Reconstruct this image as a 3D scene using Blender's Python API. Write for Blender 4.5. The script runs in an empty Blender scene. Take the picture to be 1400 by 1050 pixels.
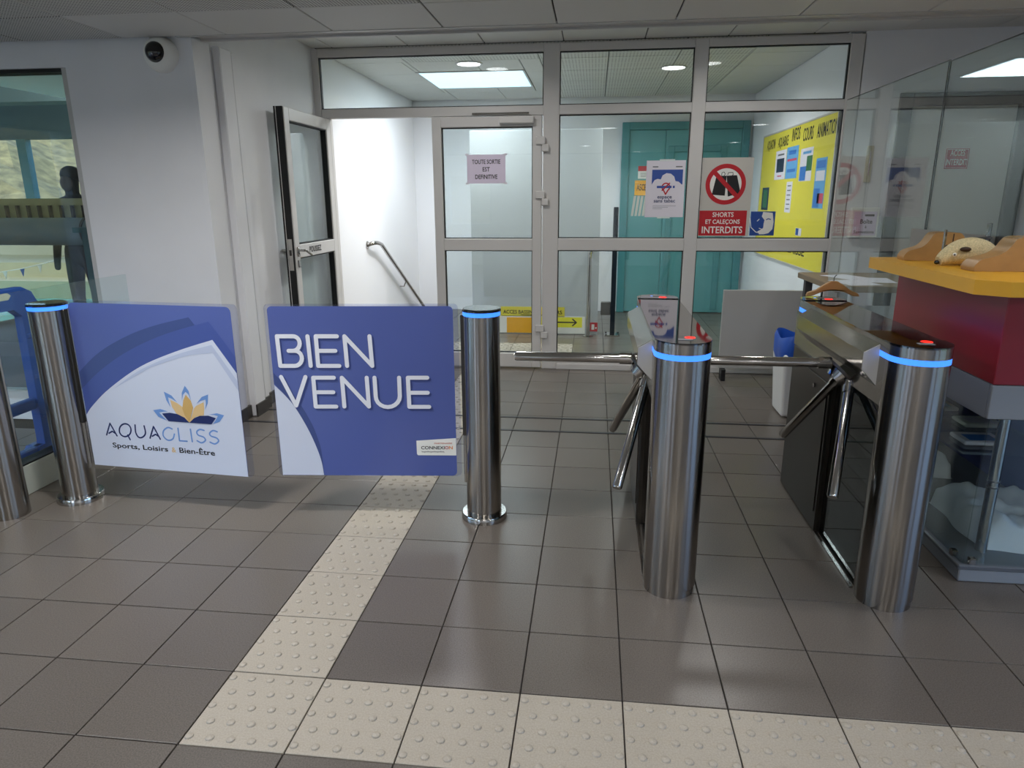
import bpy, bmesh, math, random
from mathutils import Vector, Matrix, Quaternion
from mathutils.geometry import tessellate_polygon

random.seed(7)
scene = bpy.context.scene
COL = scene.collection

# ------------------------------------------------------------------ camera
F_PX = 942.42
YAW, PITCH, ROLL = 0.1173367, -0.2632822, -0.0046325
CAM = Vector((1.1013, -1.4530, 1.4434))
def _axes():
    cy, sy = math.cos(YAW), math.sin(YAW); cp, sp = math.cos(PITCH), math.sin(PITCH)
    f = Vector((-sy*cp, cy*cp, sp)); r0 = Vector((cy, sy, 0)); u0 = r0.cross(f)
    r = math.cos(ROLL)*r0 + math.sin(ROLL)*u0
    u = -math.sin(ROLL)*r0 + math.cos(ROLL)*u0
    return r, u, f
CR, CU, CF = _axes()
cam_data = bpy.data.cameras.new('camera')
cam_data.lens = F_PX*36/1400; cam_data.sensor_width = 36; cam_data.clip_start = 0.05; cam_data.clip_end = 300
cam = bpy.data.objects.new('camera', cam_data); COL.objects.link(cam)
cam.matrix_world = Matrix(((CR.x, CU.x, -CF.x, CAM.x), (CR.y, CU.y, -CF.y, CAM.y), (CR.z, CU.z, -CF.z, CAM.z), (0, 0, 0, 1)))
scene.camera = cam

# ------------------------------------------------------------------ world, exposure
scene.view_settings.view_transform = 'Standard'
scene.view_settings.look = 'None'
scene.view_settings.gamma = 1.0
scene.view_settings.exposure = 0.15
world = bpy.data.worlds.new('world'); scene.world = world; world.use_nodes = True
wn = world.node_tree.nodes; wl = world.node_tree.links
sky = wn.new('ShaderNodeTexSky'); sky.sky_type = 'NISHITA'; sky.sun_disc = False
sky.sun_elevation = math.radians(40); sky.sun_rotation = math.radians(200)
bgn = wn['Background']; bgn.inputs['Strength'].default_value = 0.88
tint = wn.new('ShaderNodeMix'); tint.data_type = 'RGBA'; tint.blend_type = 'MULTIPLY'; tint.inputs[0].default_value = 1.0
tint.inputs[7].default_value = (0.82, 0.95, 1.12, 1)
wl.new(sky.outputs['Color'], tint.inputs[6]); wl.new(tint.outputs[2], bgn.inputs['Color'])

def area_light(name, loc, size, energy, color=(1, 1, 1), shape='DISK', rot=(0, 0, 0), size_y=None, spread=180):
    d = bpy.data.lights.new(name, 'AREA'); d.shape = shape; d.size = size
    if size_y: d.size_y = size_y
    d.energy = energy; d.color = color; d.spread = math.radians(spread)
    o = bpy.data.objects.new(name, d); COL.objects.link(o); o.location = loc; o.rotation_euler = rot
    return o
LOBBY_AND_FILL_LAMPS = [(-0.60, 0.95, 27), (1.25, 0.60, 6), (3.15, 0.75, 7), (-2.6, 0.6, 6), (-1.8, -1.9, 20), (0.9, -2.6, 24), (3.4, -2.2, 20), (-3.4, -3.9, 22), (1.9, -4.3, 24)]  # all out of view; the rear ones are added fill for the glazing frame
HIGH_FILL_LAMPS = [(0.15, 3.35, 9), (2.1, 3.35, 9)]  # hidden above the ceiling edge, added to brighten side wall, frame and floor
BACK_LAMPS = [(-0.07, 5.25), (1.80, 5.70)]

# ------------------------------------------------------------------ measuring helpers
def ray(x, y):
    return CF + (x-700)/F_PX*CR - (y-525)/F_PX*CU
def P(x, y, X=None, Y=None, Z=None):
    d = ray(x, y)
    if X is not None: t = (X-CAM.x)/d.x
    elif Y is not None: t = (Y-CAM.y)/d.y
    else: t = (Z-CAM.z)/d.z
    return CAM + d*t
def PP(x, y, o, n):
    d = ray(x, y); return CAM + d*((o-CAM).dot(n)/d.dot(n))
def project(p):
    d = p-CAM; w = d.dot(CF)
    return 700+F_PX*d.dot(CR)/w, 525-F_PX*d.dot(CU)/w, w

# ------------------------------------------------------------------ materials
def lin(h):
    h = h.lstrip('#'); v = [int(h[i:i+2], 16)/255 for i in (0, 2, 4)]
    return tuple(c/12.92 if c <= 0.04045 else ((c+0.055)/1.055)**2.4 for c in v) + (1,)
MATS = {}
def mat(name, color='#808080', rough=0.5, metal=0.0, emit=None, estr=0.0, noise=0.0, nscale=40, bump=0.0, bscale=60, coat=0.0, aniso=0.0, spec=0.5, rand=0.0):
    if name in MATS: return MATS[name]
    m = bpy.data.materials.new(name); m.use_nodes = True; MATS[name] = m
    nt = m.node_tree; n = nt.nodes; l = nt.links; b = n['Principled BSDF']
    c = lin(color) if isinstance(color, str) else color
    b.inputs['Base Color'].default_value = c
    b.inputs['Roughness'].default_value = rough; b.inputs['Metallic'].default_value = metal
    b.inputs['Specular IOR Level'].default_value = spec
    if coat: b.inputs['Coat Weight'].default_value = coat; b.inputs['Coat Roughness'].default_value = 0.05
    if emit:
        b.inputs['Emission Color'].default_value = lin(emit); b.inputs['Emission Strength'].default_value = estr
    tc = None
    if noise or bump:
        tc = n.new('ShaderNodeTexCoord')
    if noise or rand:
        mix = n.new('ShaderNodeMix'); mix.data_type = 'RGBA'; mix.blend_type = 'MULTIPLY'
        mix.inputs[0].default_value = 1.0; mix.inputs[6].default_value = c
        val = None
        if noise:
            t = n.new('ShaderNodeTexNoise'); t.inputs['Scale'].default_value = nscale; t.inputs['Detail'].default_value = 4
            l.new(tc.outputs['Object'], t.inputs['Vector'])
            mr = n.new('ShaderNodeMapRange'); mr.inputs[1].default_value = 0.25; mr.inputs[2].default_value = 0.75
            mr.inputs[3].default_value = 1-noise; mr.inputs[4].default_value = 1+noise
            l.new(t.outputs['Fac'], mr.inputs[0]); val = mr.outputs[0]
        if rand:
            oi = n.new('ShaderNodeObjectInfo'); mr2 = n.new('ShaderNodeMapRange')
            mr2.inputs[3].default_value = 1-rand; mr2.inputs[4].default_value = 1+rand
            l.new(oi.outputs['Random'], mr2.inputs[0])
            if val:
                mm = n.new('ShaderNodeMath'); mm.operation = 'MULTIPLY'; l.new(val, mm.inputs[0]); l.new(mr2.outputs[0], mm.inputs[1]); val = mm.outputs[0]
            else: val = mr2.outputs[0]
        cb = n.new('ShaderNodeCombineColor'); 
        for i in range(3): l.new(val, cb.inputs[i])
        l.new(cb.outputs[0], mix.inputs[7]); l.new(mix.outputs[2], b.inputs['Base Color'])
    if bump:
        t2 = n.new('ShaderNodeTexNoise'); t2.inputs['Scale'].default_value = bscale; t2.inputs['Detail'].default_value = 3
        l.new(tc.outputs['Object'], t2.inputs['Vector'])
        bp = n.new('ShaderNodeBump'); bp.inputs['Strength'].default_value = bump; bp.inputs['Distance'].default_value = 0.002
        l.new(t2.outputs['Fac'], bp.inputs['Height']); l.new(bp.outputs['Normal'], b.inputs['Normal'])
    if aniso:
        b.inputs['Anisotropic'].default_value = aniso
        tg = n.new('ShaderNodeTangent'); tg.direction_type = 'RADIAL'; tg.axis = 'Z'
        l.new(tg.outputs[0], b.inputs['Tangent']); b.inputs['Anisotropic Rotation'].default_value = 0.25
    return m
def glass_mat(name, tint='#eef6f4', rough=0.0, refl=1.0):
    if name in MATS: return MATS[name]
    m = bpy.data.materials.new(name); m.use_nodes = True; MATS[name] = m
    nt = m.node_tree; n = nt.nodes; l = nt.links; n.clear()
    out = n.new('ShaderNodeOutputMaterial'); mx = n.new('ShaderNodeMixShader')
    tr = n.new('ShaderNodeBsdfTransparent'); tr.inputs[0].default_value = lin(tint)
    gl = n.new('ShaderNodeBsdfGlossy'); gl.inputs['Roughness'].default_value = rough
    fr = n.new('ShaderNodeFresnel'); geo = n.new('ShaderNodeNewGeometry')
    mr = n.new('ShaderNodeMapRange'); mr.inputs[3].default_value = 1.5; mr.inputs[4].default_value = 1/1.5
    l.new(geo.outputs['Backfacing'], mr.inputs[0]); l.new(mr.outputs[0], fr.inputs['IOR'])
    mu = n.new('ShaderNodeMath'); mu.operation = 'MULTIPLY'; mu.inputs[1].default_value = refl
    l.new(fr.outputs[0], mu.inputs[0]); l.new(mu.outputs[0], mx.inputs[0])
    l.new(tr.outputs[0], mx.inputs[1]); l.new(gl.outputs[0], mx.inputs[2]); l.new(mx.outputs[0], out.inputs[0])
    return m
def perforated_mat(name, color, hole, scale, slot=False):
    m = mat(name, color, 0.7); nt = m.node_tree; n = nt.nodes; l = nt.links; b = n['Principled BSDF']
    tc = n.new('ShaderNodeTexCoord'); sp = n.new('ShaderNodeSeparateXYZ'); l.new(tc.outputs['Object'], sp.inputs[0])
    def wave(ax, s, off):
        a = n.new('ShaderNodeMath'); a.operation = 'MULTIPLY'; a.inputs[1].default_value = s; l.new(sp.outputs[ax], a.inputs[0])
        ff = n.new('ShaderNodeMath'); ff.operation = 'FRACT'; l.new(a.outputs[0], ff.inputs[0])
        su = n.new('ShaderNodeMath'); su.operation = 'SUBTRACT'; su.inputs[1].default_value = 0.5; l.new(ff.outputs[0], su.inputs[0])
        return su.outputs[0]
    if slot: wx, wy = wave(0, scale, 0), wave(1, scale/8, 0)
    else: wx, wy = wave(0, scale, 0), wave(1, scale, 0)
    if slot:
        a1 = n.new('ShaderNodeMath'); a1.operation = 'ABSOLUTE'; l.new(wx, a1.inputs[0])
        c1 = n.new('ShaderNodeMath'); c1.operation = 'LESS_THAN'; c1.inputs[1].default_value = 0.2; l.new(a1.outputs[0], c1.inputs[0])
        a2 = n.new('ShaderNodeMath'); a2.operation = 'ABSOLUTE'; l.new(wy, a2.inputs[0])
        c2 = n.new('ShaderNodeMath'); c2.operation = 'LESS_THAN'; c2.inputs[1].default_value = 0.44; l.new(a2.outputs[0], c2.inputs[0])
        mk = n.new('ShaderNodeMath'); mk.operation = 'MULTIPLY'; l.new(c1.outputs[0], mk.inputs[0]); l.new(c2.outputs[0], mk.inputs[1]); fac = mk.outputs[0]
    else:
        p1 = n.new('ShaderNodeMath'); p1.operation = 'MULTIPLY'; l.new(wx, p1.inputs[0]); l.new(wx, p1.inputs[1])
        p2 = n.new('ShaderNodeMath'); p2.operation = 'MULTIPLY'; l.new(wy, p2.inputs[0]); l.new(wy, p2.inputs[1])
        ad = n.new('ShaderNodeMath'); ad.operation = 'ADD'; l.new(p1.outputs[0], ad.inputs[0]); l.new(p2.outputs[0], ad.inputs[1])
        lt = n.new('ShaderNodeMath'); lt.operation = 'LESS_THAN'; lt.inputs[1].default_value = 0.075; l.new(ad.outputs[0], lt.inputs[0]); fac = lt.outputs[0]
    mx = n.new('ShaderNodeMix'); mx.data_type = 'RGBA'; mx.inputs[6].default_value = lin(color); mx.inputs[7].default_value = lin(hole)
    l.new(fac, mx.inputs[0]); l.new(mx.outputs[2], b.inputs['Base Color'])
    return m

M_WALL = mat('white_wall_paint', '#e6e6e8', 0.75, noise=0.03, nscale=3, bump=0.08, bscale=120)
M_WALLB = mat('bright_wall_paint', '#efeff2', 0.7, bump=0.05, bscale=120)
M_PART = mat('grey_partition_paint', '#b9bfc2', 0.7)
M_ALU = mat('lacquered_aluminium', '#d3d0cd', 0.38, spec=0.5)
M_GASKET = mat('black_gasket', '#0c0c0d', 0.6)
M_GLASS = glass_mat('window_glass', '#eef3f3')
M_GLASSC = glass_mat('clear_glass', '#f6fbfa')
M_GLASSD = glass_mat('smoked_glass', '#8d9290')
M_ACRYL = glass_mat('acrylic', '#f0f2fb')
M_STEEL = mat('brushed_stainless_steel', '#a39e98', 0.2, 1.0, aniso=0.85)
M_STEELP = mat('polished_steel', '#b3b0ac', 0.12, 1.0)
M_STEELL = mat('mirror_steel_lid', '#8f8c88', 0.035, 1.0)
M_STEELH = mat('satin_steel_housing', '#9b9894', 0.16, 1.0)
M_STEELD = mat('dark_steel', '#55524f', 0.3, 1.0)
M_CAB = mat('bronze_steel', '#4b4641', 0.30, 1.0)
M_BLACK = mat('black_glass', '#08080a', 0.04, coat=0.5)
M_BLKPL = mat('black_plastic', '#111113', 0.45)
M_LED = mat('blue_led', '#2f6dff', 0.4, emit='#3d86ff', estr=1.3)
M_LEDR = mat('red_led', '#d81f1a', 0.4, emit='#ff2a20', estr=1.3)
M_TILE = mat('grey_stoneware_tile', '#645d56', 0.30, noise=0.4, nscale=240, rand=0.06, bump=0.05, bscale=500)
M_TACT = mat('cream_tactile_tile', '#a89f91', 0.5, noise=0.14, nscale=200, rand=0.03, bump=0.05, bscale=400)
M_GROUT = mat('dark_grout', '#38332f', 0.85)
M_BASEB = mat('dark_baseboard_tile', '#3b3835', 0.4, noise=0.15, nscale=200)
M_STRIP = mat('dark_floor_strip', '#26262a', 0.3)
M_CEIL = mat('ceiling_tile_metal', '#d9d8d4', 0.6, rand=0.03)
M_CEILP = perforated_mat('perforated_ceiling_tile', '#d9d8d4', '#4a4a48', 62)
M_CEILS = perforated_mat('slotted_ceiling_tile', '#d6d6d0', '#b9b9b3', 34, slot=True)
M_CEILB = mat('back_ceiling_tile', '#d6d5d0', 0.7)
M_TRIM = mat('ceiling_trim', '#c0bebb', 0.4)
M_GRID = mat('ceiling_joint', '#4d4c4a', 0.8)
M_BLUE = mat('printed_blue', '#505fa2', 0.28, coat=0.3)
M_NAVY1 = mat('printed_navy', '#3a4a84', 0.28, coat=0.3)
M_NAVY2 = mat('printed_mid_navy', '#42539a', 0.28, coat=0.3)
M_PWHITE = mat('printed_white', '#d3d9ea', 0.3, coat=0.3)
M_PBAND = mat('printed_pale_blue', '#bcc5de', 0.3, coat=0.3)
M_PSHAD = mat('printed_letter_shade', '#35437f', 0.3)
M_LETTER = mat('printed_letter_white', '#e9ebf4', 0.3)
M_LBLUE = mat('printed_logo_blue', '#6f97d3', 0.3)
M_LNAVY = mat('printed_logo_navy', '#1f2d63', 0.3)
M_LGOLD = mat('printed_logo_gold', '#e2c08a', 0.3)
M_LGOLD2 = mat('printed_logo_dark_gold', '#d3ab68', 0.3)
M_PAPER = mat('paper', '#e9e4ee', 0.6)
M_PAPERL = mat('lilac_paper', '#e6daee', 0.6)
M_INK = mat('black_ink', '#17171a', 0.6)
M_INKG = mat('grey_ink', '#77777c', 0.6)
M_RED = mat('sign_red', '#c0222c', 0.4)
M_REDD = mat('sign_dark_red', '#b3283a', 0.4)
M_SGREY = mat('sign_grey', '#c9c5bd', 0.5)
M_SIGNW = mat('sign_white', '#f0efe9', 0.5)
M_SBLUE = mat('sign_blue', '#2a4f9c', 0.4)
M_YELLOW = mat('board_yellow', '#efdf45', 0.5)
M_SYEL = mat('sign_yellow', '#e6d84a', 0.5)
M_ORANGE = mat('sign_orange', '#f5b21e', 0.5)
M_TEAL = mat('teal_door_paint', '#5c9fa3', 0.35, noise=0.04, nscale=5)
M_TEALD = mat('teal_trim_paint', '#4d8f94', 0.35)
M_GREYD = mat('dark_grey_paint', '#5d5b5a', 0.5)
M_DOORW = mat('off_white_door', '#d9d6cd', 0.5)
M_YTOP = mat('yellow_laminate', '#e2a92b', 0.35, noise=0.03, nscale=8)
M_REDL = mat('red_laminate', '#8a1e2a', 0.3, noise=0.08, nscale=3)
M_GREYL = mat('grey_metal_band', '#8b9096', 0.4)
M_CASEF = mat('dark_case_floor', '#5c6066', 0.3)
M_WOOD = mat('honey_wood', '#ad8450', 0.4, noise=0.12, nscale=14)
M_WOODD = mat('dark_wood_slot', '#3a2417', 0.6)
M_CLOTH = mat('white_terry_cloth', '#d8dbe0', 0.95, bump=0.6, bscale=350)
M_BIN = mat('white_bin_plastic', '#e2e1de', 0.45)
M_BAG = mat('blue_bin_bag', '#1f54b8', 0.35)
M_BPL = mat('blue_plastic', '#1f4f9e', 0.42, noise=0.05, nscale=12)
M_LAMP = mat('lamp_diffuser', '#ffffff', 0.5, emit='#ffffff', estr=9)
M_PANEL = mat('sky_panel_diffuser', '#dff4ff', 0.5, emit='#d3efff', estr=1.25)
M_KNIT = mat('cream_knit', '#d8c79c', 0.95, noise=0.25, nscale=160, bump=0.8, bscale=220)
M_BROWN = mat('brown_desktop', '#8b7a62', 0.5)
M_BLUEIN = mat('blue_case_lining', '#16225e', 0.6)

# ------------------------------------------------------------------ geometry helpers
WORLD = {}     # object -> world translation used when its children were parented
def link(o, parent=None):
    COL.objects.link(o)
    if parent is not None:
        o.parent = parent
        o.matrix_parent_inverse = Matrix.Translation(-WORLD.get(parent.name, Vector((0, 0, 0))))
    return o
def tag(o, label=None, cat=None, group=None, kind=None):
    if label: o['label'] = label
    if cat: o['category'] = cat
    if group: o['group'] = group
    if kind: o['kind'] = kind
    return o
def thing(name, loc, label=None, cat=None, group=None, kind=None, parent=None):
    o = bpy.data.objects.new(name, None); o.empty_display_size = 0.1
    link(o, parent); o.location = loc
    WORLD[o.name] = Vector(loc)
    return tag(o, label, cat, group, kind)
def mk(name, verts, faces, m, parent=None, smooth=False, rebase=True):
    """verts in world space -> one mesh object"""
    verts = [Vector(v) for v in verts]
    org = Vector((0, 0, 0))
    if parent is None and rebase and verts:
        xs = [v.x for v in verts]; ys = [v.y for v in verts]; zs = [v.z for v in verts]
        org = Vector(((min(xs)+max(xs))/2, (min(ys)+max(ys))/2, min(zs)))
    me = bpy.data.meshes.new(name)
    me.from_pydata([tuple(v-org) for v in verts], [], faces)
    bm = bmesh.new(); bm.from_mesh(me); bmesh.ops.recalc_face_normals(bm, faces=bm.faces); bm.to_mesh(me); bm.free()
    me.materials.append(m)
    if smooth: me.polygons.foreach_set('use_smooth', [True]*len(me.polygons))
    o = bpy.data.objects.new(name, me); link(o, parent); o.location = org
    WORLD[o.name] = org
    return o
def shade(o, ang=40):
    me = o.data
    me.polygons.foreach_set('use_smooth', [True]*len(me.polygons))
    try: me.set_sharp_from_angle(angle=math.radians(ang))
    except Exception: pass
    return o
class MB:
    def __init__(s): s.v = []; s.f = []
    def add(s, v, f):
        k = len(s.v); s.v += [Vector(a) for a in v]; s.f += [tuple(i+k for i in q) for q in f]; return s
    def box(s, lo, hi, b=0.0):
        x0, y0, z0 = lo; x1, y1, z1 = hi
        if b <= 0:
            return s.add([(x0,y0,z0),(x1,y0,z0),(x1,y1,z0),(x0,y1,z0),(x0,y0,z1),(x1,y0,z1),(x1,y1,z1),(x0,y1,z1)],
                         [(0,3,2,1),(4,5,6,7),(0,1,5,4),(1,2,6,5),(2,3,7,6),(3,0,4,7)])
        b = min(b, (x1-x0)/2.01, (y1-y0)/2.01, (z1-z0)/2.01)
        bm = bmesh.new(); bmesh.ops.create_cube(bm, size=1.0)
        for v in bm.verts: v.co = Vector(((x0+x1)/2+v.co.x*(x1-x0), (y0+y1)/2+v.co.y*(y1-y0), (z0+z1)/2+v.co.z*(z1-z0)))
        bmesh.ops.bevel(bm, geom=list(bm.edges), offset=b, segments=1, affect='EDGES', profile=0.5)
        bm.verts.index_update()
        s.add([v.co.copy() for v in bm.verts], [[v.index for v in f.verts] for f in bm.faces]); bm.free(); return s
    def prism(s, pts, vec):
        """planar polygon (3d points) extruded by vec"""
        n = len(pts); vec = Vector(vec); a = [Vector(p) for p in pts]; bq = [p+vec for p in a]
        tris = tessellate_polygon([a])
        f = [tuple(t) for t in tris] + [tuple(n+i for i in reversed(t)) for t in tris]
        f += [(i, (i+1) % n, n+(i+1) % n, n+i) for i in range(n)]
        return s.add(a+bq, f)
    def sweep(s, path, rad, seg=12, cap=True):
        path = [Vector(p) for p in path]; n = len(path)
        rad = rad if isinstance(rad, (list, tuple)) else [rad]*n
        t0 = (path[1]-path[0]).normalized()
        ref = Vector((0, 0, 1)) if abs(t0.z) < 0.9 else Vector((1, 0, 0))
        u = (ref-t0*ref.dot(t0)).normalized(); vs = []; fs = []; pt = t0
        for i, p in enumerate(path):
            t = (path[min(i+1, n-1)]-path[max(i-1, 0)]).normalized()
            q = pt.rotation_difference(t); u = q @ u; u = (u-t*u.dot(t)).normalized(); w = t.cross(u); pt = t
            for k in range(seg):
                a = 2*math.pi*k/seg; vs.append(p+(u*math.cos(a)+w*math.sin(a))*rad[i])
        for i in range(n-1):
            for k in range(seg):
                k2 = (k+1) % seg; fs.append((i*seg+k, i*seg+k2, (i+1)*seg+k2, (i+1)*seg+k))
        if cap: fs += [tuple(range(seg-1, -1, -1)), tuple((n-1)*seg+k for k in range(seg))]
        return s.add(vs, fs)
    def cyl(s, p0, p1, r0, r1=None, seg=24): return s.sweep([p0, p1], [r0, r0 if r1 is None else r1], seg)
    def lathe(s, prof, c=(0, 0, 0), seg=32):
        vs = []; fs = []; n = len(prof); c = Vector(c)
        for r, z in prof:
            for k in range(seg):
                a = 2*math.pi*k/seg; vs.append(c+Vector((r*math.cos(a), r*math.sin(a), z)))
        for i in range(n-1):
            for k in range(seg):
                k2 = (k+1) % seg; fs.append((i*seg+k, i*seg+k2, (i+1)*seg+k2, (i+1)*seg+k))
        fs += [tuple(range(seg-1, -1, -1)), tuple((n-1)*seg+k for k in range(seg))]
        return s.add(vs, fs)
    def ellipsoid(s, c, r, seg=20, rings=12):
        vs = []; fs = []; c = Vector(c)
        for i in range(rings+1):
            th = math.pi*i/rings
            for k in range(seg):
                a = 2*math.pi*k/seg
                vs.append(c+Vector((r[0]*math.sin(th)*math.cos(a), r[1]*math.sin(th)*math.sin(a), r[2]*math.cos(th))))
        for i in range(rings):
            for k in range(seg):
                k2 = (k+1) % seg; fs.append((i*seg+k, (i+1)*seg+k, (i+1)*seg+k2, i*seg+k2))
        return s.add(vs, fs)
    def build(s, name, m, parent=None, smooth=None, rebase=True):
        o = mk(name, s.v, s.f, m, parent, rebase=rebase)
        if smooth: shade(o, smooth)
        return o
def box(name, lo, hi, m, parent=None, b=0.0): return MB().box(lo, hi, b).build(name, m, parent)
def struct(name, lo, hi, m, b=0.0): return tag(box(name, lo, hi, m, None, b), kind='structure')
def smoothpts(pts, sub=5, closed=False):
    pts = [Vector(p) for p in pts]; n = len(pts); out = []
    rng = n if closed else n-1
    for i in range(rng):
        g = lambda k: pts[k % n] if closed else pts[max(0, min(n-1, k))]
        p0, p1, p2, p3 = g(i-1), g(i), g(i+1), g(i+2)
        for j in range(sub):
            t = j/sub
            out.append(0.5*((2*p1)+(p2-p0)*t+(2*p0-5*p1+4*p2-p3)*t*t+(3*p1-p0-3*p2+p3)*t**3))
    if not closed: out.append(pts[-1])
    return out

class Plane:
    """a flat frame: origin o, right u, up v, outward normal n"""
    def __init__(s, o, u, v):
        s.o = Vector(o); s.u = Vector(u).normalized(); s.v = Vector(v).normalized(); s.n = s.u.cross(s.v).normalized()
    def at(s, a, b, h=0): return s.o+s.u*a+s.v*b+s.n*h
    def px(s, x, y):
        q = PP(x, y, s.o, s.n)-s.o; return (q.dot(s.u), q.dot(s.v))
    def poly(s, name, pts, h, m, parent, t=0.0004):
        return MB().prism([s.at(a, b, h) for a, b in pts], s.n*t).build(name, m, parent)
    def rect(s, name, a0, b0, a1, b1, h, m, parent, t=0.0004):
        return s.poly(name, [(a0, b0), (a1, b0), (a1, b1), (a0, b1)], h, m, parent, t)
    def strokes(s, name, lines, w, h, m, parent, t=0.0004, cap=True):
        """flat round-capped strokes; sharp corners split the line, every piece sits a hair above the last"""
        mb = MB(); runs = []
        for ln in lines:
            pts = []
            for p in ln:
                p = Vector((p[0], p[1]))
                if not pts or (p-pts[-1]).length > 1e-6: pts.append(p)
            cur = [pts[0]]
            for i in range(1, len(pts)):
                cur.append(pts[i])
                if i < len(pts)-1:
                    a = (pts[i]-pts[i-1]).normalized(); b = (pts[i+1]-pts[i]).normalized()
                    if a.dot(b) < 0.55: runs.append(cur); cur = [pts[i]]
            runs.append(cur)
        for ri, pts in enumerate(runs):
            n = len(pts); hh = h+0.00006*(ri % 8); v = []; f = []
            closed = n > 3 and (pts[0]-pts[-1]).length < 1e-5
            for i in range(n):
                p0 = pts[i-1] if i else (pts[-2] if closed else pts[0]); p1 = pts[i+1] if i < n-1 else (pts[1] if closed else pts[-1])
                d1 = (pts[i]-p0); d2 = (p1-pts[i]); d1 = d1.normalized() if d1.length > 1e-9 else d2.normalized(); d2 = d2.normalized() if d2.length > 1e-9 else d1
                d = (d1+d2).normalized(); nn = Vector((-d.y, d.x)); k = w/2/max(0.7, nn.dot(Vector((-d1.y, d1.x))))
                for q in (pts[i]+nn*k, pts[i]-nn*k): v.append(s.at(q.x, q.y, hh))
            f += [(2*i, 2*i+1, 2*i+3, 2*i+2) for i in range(n-1)]
            if not closed:
                for e, (c, q) in enumerate(((pts[0], pts[1]), (pts[-1], pts[-2]))):
                    d = (c-q).normalized(); a0 = math.atan2(d.y, d.x)-math.pi/2; base = len(v)
                    for k in range(9): an = a0+math.pi*k/8; v.append(s.at(c.x+math.cos(an)*w/2, c.y+math.sin(an)*w/2, hh))
                    f.append(tuple(range(base, base+9)))
            mb.add(v, f)
        return mb.build(name, m, parent)
    def text(s, name, body, a, b, size, h, m, parent, width=None, align='LEFT', t=0.0004, shear=0.0, height=None, slope=0.0):
        cu = bpy.data.curves.new(name, 'FONT'); cu.body = body; cu.size = size; cu.align_x = align; cu.resolution_u = 3; cu.shear = shear; cu.offset = size*0.018
        tmp = bpy.data.objects.new('tmp_text', cu); COL.objects.link(tmp)
        dg = bpy.context.evaluated_depsgraph_get(); dg.update()
        me = bpy.data.meshes.new_from_object(tmp.evaluated_get(dg))
        bpy.data.objects.remove(tmp); bpy.data.curves.remove(cu)
        if not me.vertices: return None
        xs = [v.co.x for v in me.vertices]; ys = [v.co.y for v in me.vertices]
        sx = 1.0 if width is None else width/max(1e-6, max(xs)-min(xs))
        sy = 1.0 if height is None else height/max(1e-6, max(ys)-min(ys))
        x0 = {'LEFT': min(xs), 'CENTER': (min(xs)+max(xs))/2, 'RIGHT': max(xs)}[align]
        for v in me.vertices:
            xx = (v.co.x-x0)*sx
            v.co = s.at(a+xx, b+v.co.y*sy+slope*xx, h+t)
        me.materials.clear(); me.materials.append(m); me.name = name
        o = bpy.data.objects.new(name, me); link(o, parent); return o

def copy_tree(o, parent=None):
    c = o.copy(); COL.objects.link(c)
    if parent is not None: c.parent = parent
    for ch in o.children: copy_tree(ch, c)
    return c

# =================================================================== SETTING
T = 0.305
WY = 2.62          # wall with the pool window
GY = 4.44          # glazed partition
LX = -1.22         # side wall at the left
LOWC, HIGHC = 2.335, 2.625
ROOM = dict(x0=-6.0, x1=5.6, y0=-5.2)

# ---- floor
floor = tag(box('floor', (-6.2, -5.4, -0.15), (5.8, 7.85, -0.006), M_GROUT), kind='structure')
def tile_mesh(name, m, domes=False, g=0.0022):
    mb = MB(); a, b = g, T-g
    mb.box((a, a, -0.0065), (b, b, 0.0), 0.0012)
    if domes:
        step = T/5
        for i in range(5):
            for j in range(5):
                # staggered studs
                cx = (i+0.5)*step + (0.24 if j % 2 else -0.24)*step; cy = (j+0.5)*step
                if not (0.014 < cx < T-0.014): continue
                seg = 10; v = []; f = []
                for r, z in ((0.0130, -0.0005), (0.0110, 0.0040), (0.006, 0.0062)):
                    for k in range(seg):
                        an = 2*math.pi*k/seg; v.append((cx+r*math.cos(an), cy+r*math.sin(an), z))
                for r in range(2):
                    for k in range(seg): f.append((r*seg+k, r*seg+(k+1) % seg, (r+1)*seg+(k+1) % seg, (r+1)*seg+k))
                f.append(tuple(2*seg+k for k in range(seg))); mb.add(v, f)
    me = bpy.data.meshes.new(name); me.from_pydata([tuple(v) for v in mb.v], [], mb.f)
    bm = bmesh.new(); bm.from_mesh(me); bmesh.ops.recalc_face_normals(bm, faces=bm.faces); bm.to_mesh(me); bm.free()
    me.materials.append(m)
    if domes:
        me.polygons.foreach_set('use_smooth', [True]*len(me.polygons)); me.set_sharp_from_angle(angle=math.radians(35))
    return me
ME_TILE = tile_mesh('floor_tile', M_TILE); ME_TACT = tile_mesh('tactile_tile', M_TACT, True)
def is_tactile(i, j):
    if j == 0 and i >= 0: return True
    if i == 0 and 0 <= j <= 14: return True
    if j in (16, 17) and -2 <= i <= 2: return True
    return False
cells = []
for j in range(-17, 26):
    for i in range(-20, 19):
        x, y = i*T, j*T
        if y+T > 7.8 or (y > GY-0.2 and (x < LX-0.1 or x+T > 3.25)) or (y > WY-0.25 and x+T < LX-0.02): continue
        c = Vector((x+T/2, y+T/2, 0)); px, py, w = project(c)
        vis = w > 0.3 and -60 < px < 1460 and py < 1110 and (y < 6.1)
        if y > GY and (px < 590 or px > 1060): vis = False
        if 0 <= j and px < 640 and 2.0 < y: vis = vis and (px > 330)
        cells.append((not vis, w, i, j))
cells.sort()
n_t = 0; rest = MB()
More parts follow.
